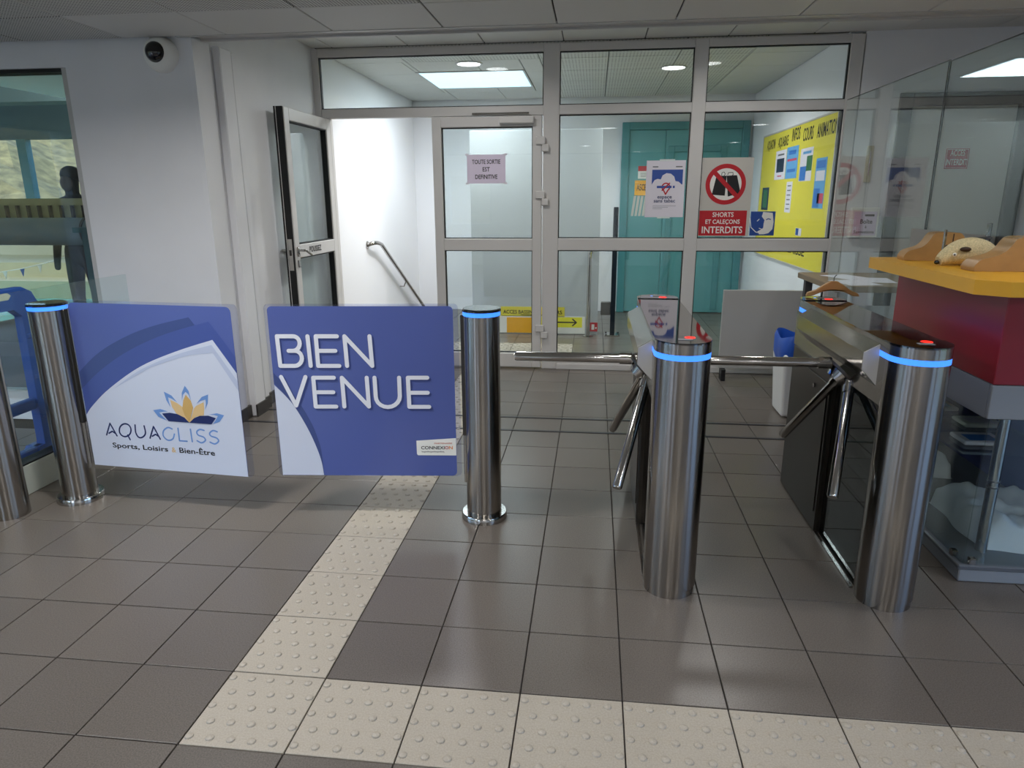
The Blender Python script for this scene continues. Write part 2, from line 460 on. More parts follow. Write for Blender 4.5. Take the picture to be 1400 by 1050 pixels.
for nv, w, i, j in cells:
    tact = is_tactile(i, j)
    if not nv and n_t < 300:
        o = bpy.data.objects.new('tactile_tile' if tact else 'floor_tile', ME_TACT if tact else ME_TILE)
        link(o, floor); o.location = (i*T, j*T, random.uniform(-0.0004, 0.0004)); n_t += 1
    else:
        g = 0.0022
        rest.add([(i*T+g, j*T+g, 0), (i*T+T-g, j*T+g, 0), (i*T+T-g, j*T+T-g, 0), (i*T+g, j*T+T-g, 0),
                  (i*T+g, j*T+g, -0.0065), (i*T+T-g, j*T+g, -0.0065), (i*T+T-g, j*T+T-g, -0.0065), (i*T+g, j*T+T-g, -0.0065)],
                 [(0, 1, 2, 3), (0, 4, 5, 1), (1, 5, 6, 2), (2, 6, 7, 3), (3, 7, 4, 0)])
tag(rest.build('floor_tile_remainder', M_TILE, floor), kind='stuff')
for k, yy in enumerate((2.73, 3.0)):
    st = MB().box((LX, yy-0.012, -0.001), (2.54, yy+0.012, 0.0035), 0.001).build('floor_joint_strip', M_STRIP, floor)

# ---- walls of the lobby
RX0, RX1, RY0 = ROOM['x0'], ROOM['x1'], ROOM['y0']
WZ0, WZ1, WXR = 0.14, 2.20, -2.02
def pieces(name, parts, m):
    mb = MB()
    for lo, hi in parts: mb.box(lo, hi)
    return tag(mb.build(name, m), kind='structure')
pieces('wall_left', [((WXR, WY, 0), (LX-0.001, WY+0.2, 2.8)), ((RX0, WY, 0), (WXR, WY+0.2, WZ0)), ((RX0, WY, WZ1), (WXR, WY+0.2, 2.8))], M_WALL)
w1 = thing('window_1', ((RX0+WXR)/2, WY+0.1, WZ0), kind='structure')
box('window_frame', (WXR-0.045, WY+0.02, WZ0), (WXR, WY+0.12, WZ1), M_TRIM, w1)
box('window_frame', (RX0, WY+0.02, WZ1-0.02), (WXR-0.045, WY+0.12, WZ1), M_GASKET, w1)
box('window_frame', (RX0, WY+0.02, WZ0), (WXR-0.045, WY+0.12, WZ0+0.05), M_TRIM, w1)
box('window_pane', (RX0, WY+0.06, WZ0+0.05), (WXR-0.045, WY+0.07, WZ1-0.02), M_GLASS, w1)
# side wall behind the gates with a boxed-in pipe casing
struct('wall_side', (LX-0.2, WY+0.2, 0), (LX, GY+0.05, 2.8), M_WALL)
tr = tag(MB().box((LX-0.02, WY-0.012, 0), (LX+0.012, WY+0.17, 2.335)).box((LX, WY+0.22, 0), (LX+0.05, WY+0.36, 2.335), 0.006)
         .box((LX, WY+0.40, 0), (LX+0.03, WY+0.46, 2.335), 0.004).build('trim_1', M_WALL), kind='structure')
bb = tag(MB().box((LX, WY+0.46, 0), (LX+0.012, GY-0.06, 0.085)).box((LX+0.05, WY+0.21, 0), (LX+0.062, WY+0.37, 0.085))
         .box((LX+0.001, WY+0.05, 0), (LX+0.02, WY+0.21, 0.085)).box((LX+0.03, WY+0.37, 0), (LX+0.042, WY+0.46, 0.085)).build('baseboard_left', M_BASEB), kind='structure')
# right wall beside the glazing, with the opening for the grey framed door
DX0, DX1, DZ = 3.40, 4.26, 2.13
pieces('wall_right_front', [((3.06, GY-0.03, 0), (DX0, GY+0.17, 2.8)), ((DX1, GY-0.03, 0), (RX1, GY+0.17, 2.8)), ((DX0, GY-0.03, DZ), (DX1, GY+0.17, 2.8))], M_WALL)
# outer lobby walls with the windows daylight comes through
def wall_with_openings(name, horiz, c0, c1, a0, a1, openings, z1=2.8):
    parts = []; prev = a0
    def add(p, q, zz0, zz1): parts.append(((p, c0, zz0), (q, c1, zz1)) if horiz else ((c0, p, zz0), (c1, q, zz1)))
    for (p, q, zl, zh) in openings:
        add(prev, p, 0, z1)
        if zl > 0: add(p, q, 0, zl)
        add(p, q, zh, z1); prev = q
    add(prev, a1, 0, z1)
    return pieces(name, parts, M_WALL)
wall_with_openings('wall_back', True, RY0-0.2, RY0, RX0, RX1, [(-5.6, -3.3, 0.15, 2.3), (-2.1, -1.2, 0.9, 1.9)])
wall_with_openings('wall_west', False, RX0-0.2, RX0, RY0-0.2, WY+0.2, [(-4.9, -2.6, 0.1, 2.32), (-2.2, 0.3, 0.1, 2.32)])
wall_with_openings('wall_east', False, RX1, RX1+0.2, RY0-0.2, GY+0.17, [(-4.3, -2.3, 0.1, 2.32), (-1.8, 0.2, 0.1, 2.32)])

# ---- low ceiling of the lobby, edge trim, high ceiling
cl = tag(MB().box((RX0-0.2, RY0-0.2, LOWC+0.012), (RX1+0.2, WY-0.05, LOWC+0.06)).build('ceiling', M_GRID), kind='structure')
CX = [-0.975+0.617*k for k in range(-9, 11)]
CYs = [2.085-0.617*k for k in range(0, 12)]
ct = 0
def ceil_tile(x0, x1, y0, y1, z, m, parent, name='ceiling_tile', g=0.004):
    me = bpy.data.meshes.new(name)
    mb = MB().box((x0+g, y0+g, z), (x1-g, y1-g, z+0.012), 0.003)
    return mb.build(name, m, parent)
far_tiles = MB()
for ri, y1 in enumerate([WY-0.05]+CYs[:-1]):
    y0 = CYs[ri]
    for a, b in zip(CX[:-1], CX[1:]):
        a2, b2 = max(a, RX0), min(b, RX1)
        if b2-a2 < 0.05: continue
        perf = (ri == 0 and b < -1.5) or (ri >= 1 and b < 0.4)
        px, py, w = project(Vector(((a+b)/2, (y0+y1)/2+0.2, LOWC)))
        if ri <= 1 and w > 0.3 and -150 < px < 1500:
            ceil_tile(a2, b2, y0, y1, LOWC, M_CEILP if perf else M_CEIL, cl)
        else: far_tiles.box((a2+0.004, y0+0.004, LOWC), (b2-0.004, y1-0.004, LOWC+0.012))
tag(far_tiles.build('ceiling_tile_remainder', M_CEIL, cl), kind='stuff')
tr2 = tag(MB().box((LX-0.06, WY-0.055, LOWC-0.004), (RX1+0.2, WY-0.03, LOWC+0.3)).box((LX+0.01, WY-0.03, LOWC+0.012), (RX1+0.2, WY+0.11, LOWC+0.03), 0.003)
          .box((LX+0.01, WY+0.09, LOWC+0.0), (RX1+0.2, WY+0.11, LOWC+0.3)).build('trim_2', M_TRIM), kind='structure')
ch = tag(box('ceiling', (LX-0.1, WY+0.11, HIGHC+0.012), (RX1+0.2, GY+0.02, HIGHC+0.06), M_GRID), kind='structure')
HX = [-1.04-0.63+0.624*k for k in range(0, 13)]
for a, b in zip(HX[:-1], HX[1:]):
    a2, b2 = max(a, LX), min(b, RX1)
    if b2-a2 < 0.05: continue
    ceil_tile(a2, b2, 3.05, GY-0.005, HIGHC, M_CEIL, ch); ceil_tile(a2, b2, WY+0.12, 3.05, HIGHC, M_CEIL, ch)
struct('roof', (RX0-0.2, RY0-0.2, 2.8), (RX1+0.2, 7.9, 2.9), M_WALL)

# ---- glazed partition
g1 = thing('window_2', (0.9, GY, 0), kind='structure')
D0, D1 = GY-0.03, GY+0.03
def member(x0, x1, z0, z1, name='frame_rail', d0=D0, d1=D1, parent=g1): return box(name, (x0, d0, z0), (x1, d1, z1), M_ALU, parent, 0.004)
member(-1.27, -1.165, 0, 2.61, 'frame_post'); member(-1.165, -1.10, 0, 2.09, 'frame_post')
member(0.672, 0.80, 0, 2.61, 'frame_post'); member(1.83, 1.932, 0, 2.61, 'frame_post'); member(2.965, 3.07, 0, 2.61, 'frame_post')
for a, b in ((-1.165, 0.672), (0.80, 1.83), (1.932, 2.965)):
    member(a, b, 2.55, 2.61); member(a, b, 2.085, 2.158)
for a, b in ((0.80, 1.83), (1.932, 2.965)):
    member(a, b, 1.02, 1.12); member(a, b, 0.0, 0.135)
    box('frame_rail', (a, D0-0.012, 0), (b, D0, 0.05), M_ALU, g1, 0.003)
def glazed(x0, x1, z0, z1, parent, y=GY, m=M_GLASS):
    p = box('pane', (x0-0.004, y-0.005, z0-0.004), (x1+0.004, y+0.005, z1+0.004), m, parent)
    g = 0.007; mb = MB()
    mb.box((x0, y-0.016, z0), (x0+g, y+0.016, z1)).box((x1-g, y-0.016, z0), (x1, y+0.016, z1)).box((x0+g, y-0.016, z1-g), (x1-g, y+0.016, z1)).box((x0+g, y-0.016, z0), (x1-g, y+0.016, z0+g))
    mb.build('gasket', M_GASKET, p); return p
for a, b in ((-1.165, 0.672), (0.80, 1.83), (1.932, 2.965)): glazed(a, b, 2.158, 2.55, g1)
for a, b in ((0.80, 1.83), (1.932, 2.965)): glazed(a, b, 1.12, 2.085, g1); glazed(a, b, 0.135, 1.02, g1)

# ---- closed door leaf
d1 = thing('door_1', (0.22, GY, 0.01), kind='structure')
LA, LB = -0.238, 0.662
for lo, hi, nm in (((LA, 0.012), (LA+0.075, 2.08), 'stile'), ((LB-0.075, 0.012), (LB, 2.08), 'stile'), ((LA+0.075, 2.0), (LB-0.075, 2.08), 'rail'), ((LA+0.075, 1.017), (LB-0.075, 1.115), 'rail'), ((LA+0.075, 0.012), (LB-0.075, 0.135), 'rail')):
    member(lo[0], hi[0], lo[1], hi[1], nm, D0-0.012, D1, d1)
glazed(LA+0.075, LB-0.075, 1.115, 2.0, d1); glazed(LA+0.075, LB-0.075, 0.135, 1.017, d1)
for zz in (1.86, 1.44, 0.33):
    MB().box((0.615, D0-0.03, zz), (0.69, D0-0.012, zz+0.06), 0.004).box((0.665, D0-0.03, zz-0.055), (0.72, D0-0.012, zz), 0.004).build('hinge', M_ALU, d1)
MB().box((0.32, D0-0.06, 2.02), (0.60, D0-0.012, 2.075), 0.006).build('door_closer', M_ALU, d1)
MB().box((0.10, D0-0.035, 2.092), (0.56, D0-0.02, 2.105), 0.002).build('closer_arm', M_STEELP, d1)
# ---- open door leaf, swung towards the lobby beside the side wall
d2 = thing('door_2', (-1.125, 3.94, 0.01), kind='structure')
OX0, OX1, OY0, OY1 = -1.16, -1.09, 3.50, 4.385
def om(y0, y1, z0, z1, nm): return box(nm, (OX0, y0, z0), (OX1, y1, z1), M_ALU, d2, 0.004)
om(OY0+0.004, OY0+0.085, 0.012, 2.075, 'stile'); om(OY1-0.085, OY1, 0.012, 2.075, 'stile')
om(OY0+0.085, OY1-0.085, 1.99, 2.075, 'rail'); om(OY0+0.085, OY1-0.085, 1.017, 1.115, 'rail'); om(OY0+0.085, OY1-0.085, 0.012, 0.135, 'rail')
box('edge_strip', (OX0-0.002, OY0-0.006, 0.012), (OX1-0.008, OY0+0.0045, 2.076), M_GASKET, d2)
box('edge_strip', (OX0+0.012, OY0-0.0085, 0.012), (OX0+0.016, OY0-0.0055, 2.076), M_ALU, d2)
for z0, z1 in ((1.115, 1.99), (0.135, 1.017)):
    p = box('pane', ((OX0+OX1)/2-0.005, OY0+0.081, z0-0.004), ((OX0+OX1)/2+0.005, OY1-0.081, z1+0.004), M_GLASS, d2)
    g = 0.008; a, b = OY0+0.085, OY1-0.085; xa, xb = OX0+0.014, OX1-0.01
    MB().box((xa, a, z0), (xb, a+g, z1)).box((xa, b-g, z0), (xb, b, z1)).box((xa, a+g, z1-g), (xb, b-g, z1)).box((xa, a+g, z0), (xb, b-g, z0+g)).build('gasket', M_GASKET, p)
lk = box('lock_plate', (OX0+0.02, OY0-0.0105, 0.93), (OX1-0.016, OY0-0.0062, 1.16), M_STEELP, d2)
box('latch', (OX0+0.03, OY0-0.016, 1.04), (OX1-0.026, OY0-0.0105, 1.08), M_STEELD, lk)
for sgn, xx in ((1, OX1), (-1, OX0)):
    h = MB().box((min(xx, xx+sgn*0.012), OY0+0.028, 1.03), (max(xx, xx+sgn*0.012), OY0+0.058, 1.10), 0.003)
    h.sweep([(xx+sgn*0.006, OY0+0.043, 1.075), (xx+sgn*0.05, OY0+0.043, 1.075), (xx+sgn*0.056, OY0+0.06, 1.075), (xx+sgn*0.056, OY0+0.165, 1.035)], 0.009, 10)
    hd = h.build('door_handle', M_STEELP, d2, 45)
    MB().box((min(xx, xx+sgn*0.01), OY0+0.028, 0.95), (max(xx, xx+sgn*0.01), OY0+0.058, 1.005), 0.003).build('cylinder_lock', M_STEELP, d2)
plO = Plane((OX1, OY0, 1.017), (0, 1, 0), (0, 0, 1))
plO.text('lettering', 'POUSSEZ', 0.26, 0.03, 0.06, 0.0015, M_INK, d2, width=0.24, height=0.045)

# ---- grey framed door on the right
d3 = thing('door_3', ((DX0+DX1)/2, GY, 0), kind='structure')
FR = GY-0.05
for lo, hi in (((DX0-0.045, 0), (DX0+0.05, DZ+0.06)), ((DX1-0.05, 0), (DX1+0.05, DZ+0.06)), ((DX0+0.05, DZ-0.03), (DX1-0.05, DZ+0.06))):
    box('door_frame', (lo[0], FR, lo[1]), (hi[0], GY+0.12, hi[1]), M_GREYD, d3, 0.004)
box('door_leaf', (DX0+0.052, GY-0.01, 0.008), (DX1-0.052, GY+0.035, DZ-0.032), M_DOORW, d3, 0.003)
hh = MB().box((DX1-0.13, GY-0.018, 1.02), (DX1-0.09, GY-0.01, 1.24), 0.003).sweep([(DX1-0.11, GY-0.014, 1.13), (DX1-0.11, GY-0.06, 1.13), (DX1-0.125, GY-0.066, 1.13), (DX1-0.25, GY-0.066, 1.125)], 0.010, 10)
hh.build('door_handle', M_STEELP, d3, 45)

# =================================================================== ROOM BEHIND THE GLAZING
BY = 7.65
struct('wall_stair_left', (LX-0.2, GY+0.05, 0), (LX, BY+0.2, 2.8), M_WALLB)
struct('wall_far', (LX, BY, 0), (3.17, BY+0.2, 2.8), M_WALLB)
pieces('wall_notice', [((2.97, GY+0.03, 0), (3.06, GY+0.17, 2.8)), ((2.97, GY+0.17, 0), (3.17, BY, 2.8))], M_WALLB)
cb = tag(box('ceiling', (LX, GY+0.05, HIGHC+0.012), (2.97, BY, HIGHC+0.06), M_GRID), kind='structure')
bxs = [LX+0.004+0.6*k for k in range(8)]; bys = [GY+0.06+0.62*k for k in range(6)]
PX0, PX1, PY0, PY1 = -0.66, 0.40, 5.62, 6.65
for a, b in zip(bxs[:-1], bxs[1:]):
    for c, d in zip(bys[:-1], bys[1:]):
        b2 = min(b, 2.968); d2_ = min(d, BY-0.002)
        if b2-a < 0.06 or d2_-c < 0.06: continue
        if a < PX1 and b2 > PX0 and c < PY1 and d2_ > PY0:      # cut round the light panel
            if a < PX0-0.03: ceil_tile(a, PX0, c, d2_, HIGHC, M_CEILB, cb)
            if b2 > PX1+0.03: ceil_tile(PX1, b2, c, d2_, HIGHC, M_CEILB, cb)
            aa, bb_ = max(a, PX0), min(b2, PX1)
            if bb_-aa > 0.03:
                if c < PY0-0.03: ceil_tile(aa, bb_, c, PY0, HIGHC, M_CEILB, cb)
                if d2_ > PY1+0.03: ceil_tile(aa, bb_, PY1, d2_, HIGHC, M_CEILB, cb)
        else:
            ceil_tile(a, b2, c, d2_, HIGHC, M_CEILS if ((a > 0.55 or c < 5.3) and a > -0.7 and b2 < 2.6) else M_CEILB, cb)
lp = thing('ceiling_light_panel', ((PX0+PX1)/2, (PY0+PY1)/2, HIGHC-0.01), 'large square pale blue glowing ceiling light panel behind the glazing', 'light panel')
MB().box((PX0, PY0, HIGHC-0.008), (PX0+0.02, PY1, HIGHC+0.012)).box((PX1-0.02, PY0, HIGHC-0.008), (PX1, PY1, HIGHC+0.012)).box((PX0+0.02, PY0, HIGHC-0.008), (PX1-0.02, PY0+0.02, HIGHC+0.012)).box((PX0+0.02, PY1-0.02, HIGHC-0.008), (PX1-0.02, PY1, HIGHC+0.012)).build('panel_frame', M_TRIM, lp)
box('diffuser', (PX0+0.02, PY0+0.02, HIGHC-0.004), (PX1-0.02, PY1-0.02, HIGHC+0.01), M_PANEL, lp)
area_light('light_panel_glow', ((PX0+PX1)/2, (PY0+PY1)/2, HIGHC-0.012), PX1-PX0-0.06, 30, (0.88, 0.96, 1.0), 'SQUARE')
def downlight(x, y, z, label, group, watts, color, spread=160):
    t = thing('downlight', (x, y, z), label, 'ceiling light', group)
    MB().lathe([(0.125, 0.0), (0.125, -0.006), (0.108, -0.010), (0.104, -0.004), (0.104, 0.0)], (x, y, z), 32).build('rim', M_TRIM, t, 40)
    MB().lathe([(0.0005, -0.005), (0.104, -0.005), (0.104, -0.001), (0.0005, -0.001)], (x, y, z), 32).build('diffuser', M_LAMP, t)
    area_light('downlight_glow', (x, y, z-0.014), 0.2, watts, color, 'DISK', spread=spread)
    return t
downlight(*BACK_LAMPS[0], HIGHC, 'round white ceiling downlight beside the large light panel', None, 24, (1, 0.985, 0.97))
downlight(*BACK_LAMPS[1], HIGHC, 'round white ceiling downlight above the teal door area among slotted tiles', None, 24, (1, 0.985, 0.97))
for (x, y, LOBBY_W) in LOBBY_AND_FILL_LAMPS:
    downlight(x, y, LOWC, 'unseen round white downlight in the low lobby ceiling, rear ones added as fill', 'lobby downlights', LOBBY_W, (1, 0.985, 0.96))

for (x, y, w_) in HIGH_FILL_LAMPS:
    downlight(x, y, HIGHC, 'unseen round fill downlight added in the raised ceiling strip before the glazing', 'raised ceiling fill lights', w_, (1, 0.985, 0.96))

# grey partition box (low wall block) in front of the far wall
pt = thing('wall_partition', (0.48, 6.05, 0), kind='structure')
box('partition_panel', (-0.21, 6.0, 0.0), (1.16, 6.08, 2.12), M_PART, pt, 0.004)
# teal double door on the far wall
tx0, tx1, tz = 1.41, 2.93, 2.33
td = thing('door_4', ((tx0+tx1)/2, BY, 0), kind='structure')
for lo, hi in (((tx0, 0), (tx0+0.09, tz)), ((tx1-0.09, 0), (tx1, tz)), ((tx0+0.09, tz-0.09), (tx1-0.09, tz))):
    box('door_frame', (lo[0], BY-0.07, lo[1]), (hi[0], BY, hi[1]), M_TEALD, td, 0.005)
box('door_leaf', (tx0+0.09, BY-0.045, 0.01), (1.94, BY-0.001, tz-0.092), M_TEAL, td, 0.004)
box('door_leaf', (1.944, BY-0.045, 0.01), (tx1-0.09, BY-0.001, tz-0.092), M_TEAL, td, 0.004)
box('inner_panel', (1.98, BY-0.065, 0.05), (2.05, BY-0.045, 2.05), M_TEALD, td, 0.004)
box('inner_panel', (2.05, BY-0.065, 1.98), (2.6, BY-0.045, 2.05), M_TEALD, td, 0.004)
box('inner_panel', (2.6, BY-0.065, 0.05), (2.67, BY-0.045, 2.05), M_TEALD, td, 0.004)
# signs by the lift
plF = Plane((0, BY-0.046, 0), (1, 0, 0), (0, 0, 1))
def sign(name, x0, z0, x1, z1, pl, m, label, cat='sign', h=0.001, t=0.003):
    s = thing(name, pl.at((x0+x1)/2, z0, h), label, cat)
    pl.rect('plate', x0, z0, x1, z1, h, m, s, t); return s
s = sign('lift_sign', 1.585, 1.47, 1.90, 1.65, plF, M_ORANGE, 'orange sign reading ASCENSEUR on the teal door', t=0.004)
plF.text('lettering', 'ASCENSEUR', 1.61, 1.53, 0.09, 0.0055, M_INK, s, width=0.27, height=0.08)
s = sign('safety_notice', 1.62, 1.67, 1.90, 1.82, plF, M_SIGNW, 'small white and red notice above the orange lift sign')
plF.rect('red_header', 1.62, 1.76, 1.90, 1.82, 0.0042, M_RED, s, 0.001)
for k in range(3): plF.rect('text_line', 1.65, 1.69+0.02*k, 1.87, 1.697+0.02*k, 0.0042, M_INKG, s, 0.0005)
s = thing('fringed_notice', plF.at(1.63, 1.20, 0.001), 'pale paper cut into hanging strips under the orange lift sign', 'notice')
for k in range(6): plF.poly('paper_strip', [(1.55+0.045*k, 1.22), (1.58+0.045*k, 1.22), (1.61+0.045*k, 1.465), (1.58+0.045*k, 1.465)], 0.001+0.0005*(k % 2), M_SGREY, s, 0.001)
# yellow notice board on the right hand wall
NB = 2.968
nb = thing('notice_board', (NB, 5.65, 0.83), 'large bright yellow notice board with course leaflets pinned on', 'notice board')
plN = Plane((NB, 0, 0), (0, -1, 0), (0, 0, 1))   # faces -x ; u = -y
BYa, BYb, BZa, BZb = 4.50, 6.95, 0.83, 2.08
box('board', (NB-0.012, BYa, BZa), (NB-0.001, BYb, BZb), M_YELLOW, nb)
for lo, hi in (((BYa-0.015, BZa-0.015), (BYb+0.015, BZa)), ((BYa-0.015, BZb), (BYb+0.015, BZb+0.015)), ((BYa-0.015, BZa), (BYa, BZb)), ((BYb, BZa), (BYb+0.015, BZb))):
    box('board_edge', (NB-0.016, lo[0], lo[1]), (NB-0.001, hi[0], hi[1]), M_SGREY, nb)
def nbpx(x, y):
    q = P(x, y, X=NB-0.012); return (-q.y, q.z)
words = [('AQUAGYM', (1049, 203), (1060, 198)), ('AQUABIKE', (1064, 199), (1078, 193)), ('INFOS', (1083, 190), (1094, 186)), ('COURS', (1098, 190), (1112, 185)), ('ANIMATION', (1117, 185), (1146, 175))]
for w_, a, b in words:
    q0 = nbpx(*a); q1 = nbpx(*b)
    plN.text('lettering', w_, q0[0], q0[1]-0.02, 0.12, 0.0125, M_INK, nb, width=q1[0]-q0[0], height=0.115)
q0 = nbpx(1049, 345); q1 = nbpx(1098, 360)
plN.text('lettering', 'RENSEIGNEMENTS', q0[0], 0.93, 0.09, 0.0125, M_INK, nb, width=(q1[0]-q0[0])*0.5, height=0.06)
plN.text('lettering', 'CAISSE', q0[0]+(q1[0]-q0[0])*0.56, 0.93, 0.09, 0.0125, M_INK, nb, width=(q1[0]-q0[0])*0.44, height=0.08)
def leaflet(pxs, base, deco, label):
    pts = [nbpx(*q) for q in pxs]
    us = [p[0] for p in pts]; vs = [p[1] for p in pts]; a0, a1, b0, b1 = min(us), max(us), min(vs), max(vs)
    a0, a1 = sorted((pts[0][0], pts[1][0])); b0 = (pts[2][1]+pts[3][1])/2; b1 = (pts[0][1]+pts[1][1])/2
    l_ = thing('leaflet', plN.at((a0+a1)/2, b0, 0.0125), label, 'leaflet', None)
    plN.rect('sheet', a0, b0, a1, b1, 0.0125, base, l_, 0.001)
    for (fa, fb, fc, fd, m_) in deco: plN.rect('printed_block', a0+(a1-a0)*fa, b0+(b1-b0)*fb, a0+(a1-a0)*fc, b0+(b1-b0)*fd, 0.0137, m_, l_, 0.0004)
    return l_
M_LB = mat('leaflet_blue', '#3f7fd0', 0.5); M_LC = mat('leaflet_cyan', '#6fb0e6', 0.5); M_LG = mat('leaflet_dark', '#20304a', 0.5); M_LP = mat('leaflet_pink', '#d94b6a', 0.5); M_LGR = mat('leaflet_green', '#3e7b4a', 0.5)
leaflet([(1062, 206), (1076, 205), (1073, 246), (1059, 245)], M_PAPER, [(0.15, 0.25, 0.85, 0.72, M_LG), (0.2, 0.82, 0.8, 0.88, M_INKG), (0.3, 0.1, 0.7, 0.14, M_LP)], 'white leaflet with a dark photo block on the yellow board')
leaflet([(1077, 202), (1093, 198), (1089, 244), (1074, 244)], M_LC, [(0.1, 0.55, 0.9, 0.62, M_LP), (0.2, 0.75, 0.8, 0.88, M_LB), (0.15, 0.2, 0.85, 0.3, M_LB)], 'light blue leaflet with pink title on the yellow board')
leaflet([(1096, 203), (1113, 201), (1110, 248), (1093, 247)], M_PAPER, [(0.05, 0.02, 0.55, 0.45, M_LB), (0.55, 0.3, 0.98, 0.75, M_LGR), (0.2, 0.82, 0.85, 0.9, M_LC)], 'white leaflet with blue and green pictures on the yellow board')
leaflet([(1043, 257), (1052, 256), (1050, 287), (1042, 287)], M_LG, [(0.2, 0.1, 0.8, 0.9, M_LGR)], 'dark green narrow leaflet low on the yellow board')
leaflet([(1076, 249), (1084, 248), (1080, 291), (1073, 290)], M_PAPER, [(0.2, 0.1+0.15*k, 0.8, 0.14+0.15*k, M_INKG) for k in range(6)][0:6], 'narrow white text leaflet on the yellow board')
leaflet([(1117, 216), (1132, 215), (1124, 286), (1107, 284)], M_LC, [(0.05, 0.02, 0.6, 0.4, M_LB), (0.4, 0.1, 0.95, 0.3, M_LP), (0.1, 0.55, 0.9, 0.75, M_PAPER), (0.1, 0.8, 0.9, 0.95, M_LB)], 'tall pale blue leaflet on the yellow board')
leaflet([(1088, 312), (1096, 312), (1093, 322), (1086, 322)], M_PAPER, [(0.05, 0.05, 0.5, 0.95, M_SBLUE)], 'small blue and white leaflet near the board foot')

# low signs on the partition
plQ = Plane((0, 6.0, 0), (1, 0, 0), (0, 0, 1))
def qpx(x, y): q = P(x, y, Y=6.0); return (q.x, q.z)
a = qpx(685, 432); b = qpx(772, 420)
s = sign('access_sign', a[0], a[1], b[0], b[1], plQ, M_SYEL, 'yellow strip sign reading ACCES BASSIN on the grey partition')
plQ.text('lettering', 'ACCES BASSIN', qpx(688, 427)[0], a[1]+0.03, 0.06, 0.0042, M_INK, s, width=qpx(728, 427)[0]-qpx(688, 427)[0], height=0.042)
plQ.text('lettering', 'RS', qpx(761, 427)[0], a[1]+0.03, 0.06, 0.0042, M_INK, s, width=0.06, height=0.042)
plQ.rect('underline', qpx(712, 430)[0], a[1]+0.012, qpx(758, 430)[0], a[1]+0.02, 0.0042, M_INK, s)
a = qpx(683, 455); b = qpx(800, 433)
s = sign('direction_sign', a[0], a[1]+0.005, b[0], b[1], plQ, M_SIGNW, 'white panel with a yellow band and black arrow near the floor')
o0 = qpx(693, 455); o1 = qpx(732, 434); plQ.rect('orange_block', o0[0], a[1]+0.006, o1[0], o1[1], 0.0042, M_ORANGE, s)
o0 = qpx(735, 447); o1 = qpx(796, 434); plQ.rect('yellow_band', o0[0], o0[1], o1[0], o1[1], 0.0042, mat('arrow_yellow', '#f4ee3c', 0.5), s)
ay = (o0[1]+o1[1])/2; x0 = qpx(750, 440)[0]; x1 = qpx(788, 440)[0]
plQ.strokes('arrow', [[(x0, ay), (x1, ay)], [(x1-0.04, ay+0.035), (x1, ay), (x1-0.04, ay-0.035)]], 0.014, 0.0047, M_INK, s)
a = qpx(806, 453); b = qpx(817, 441)
s = sign('fire_sign', a[0], a[1], b[0], b[1], plQ, M_RED, 'small red and white fire equipment sign by the handrail post')
plQ.rect('white_symbol', a[0]+0.02, a[1]+0.02, a[0]+0.05, b[1]-0.02, 0.0042, M_SIGNW, s); plQ.rect('white_symbol', a[0]+0.06, a[1]+0.03, b[0]-0.01, b[1]-0.05, 0.0042, M_SIGNW, s)

# wall handrail on the stair wall
hr = thing('stair_handrail', (LX, 5.6, 0), 'steel handrail sloping down along the bright white stair wall', 'handrail')
rp = [(LX+0.005, 5.55, 0.985), (LX+0.05, 5.57, 1.0), (LX+0.075, 5.66, 1.0), (LX+0.075, 5.80, 0.975), (LX+0.075, 7.55, 0.05)]
MB().sweep(smoothpts(rp[:4], 5)+[rp[4]], 0.021, 12).build('rail', M_STEELP, hr, 50)
MB().cyl((LX+0.0005, 5.55, 0.985), (LX+0.008, 5.55, 0.985), 0.04).build('wall_flange', M_STEELP, hr, 40)
MB().sweep([(LX+0.0005, 6.7, 0.42), (LX+0.05, 6.7, 0.42), (LX+0.075, 6.7, 0.48)], 0.008, 8).build('bracket', M_STEELP, hr)
# hooped handrail and dark post
hp = thing('hoop_handrail', (1.06, 5.95, 0), 'tall stainless hoop handrail standing on a floor flange', 'handrail')
MB().sweep(smoothpts([(1.06, 5.90, 0.0), (1.06, 5.90, 0.5), (1.06, 5.90, 0.84), (1.065, 5.93, 0.94), (1.07, 5.965, 0.94), (1.075, 5.985, 0.88)], 6), 0.021, 14).build('rail', M_STEELP, hp, 50)
MB().lathe([(0.055, 0), (0.055, 0.008), (0.03, 0.012)], (1.06, 5.90, 0), 24).build('floor_flange', M_STEELP, hp, 40)
bp_ = thing('dark_post', (1.32, 6.02, 0), 'tall dark blue metal post bolted to the floor by the teal door', 'post')
M_DPOST = mat('dark_blue_metal', '#1b2733', 0.4, 0.4)
box('upright', (1.295, 5.99, 0.012), (1.345, 6.05, 1.35), M_DPOST, bp_, 0.005)
box('base_plate', (1.24, 5.93, 0.0), (1.40, 6.11, 0.012), M_STEELP, bp_, 0.002)
for sx in (1.255, 1.385):
    for sy in (5.95, 6.09): MB().cyl((sx, sy, 0.012), (sx, sy, 0.022), 0.009, seg=6).build('bolt', M_STEELD, bp_)
box('side_box', (1.19, 6.0, 0.22), (1.294, 6.05, 0.36), M_GREYD, bp_, 0.005)

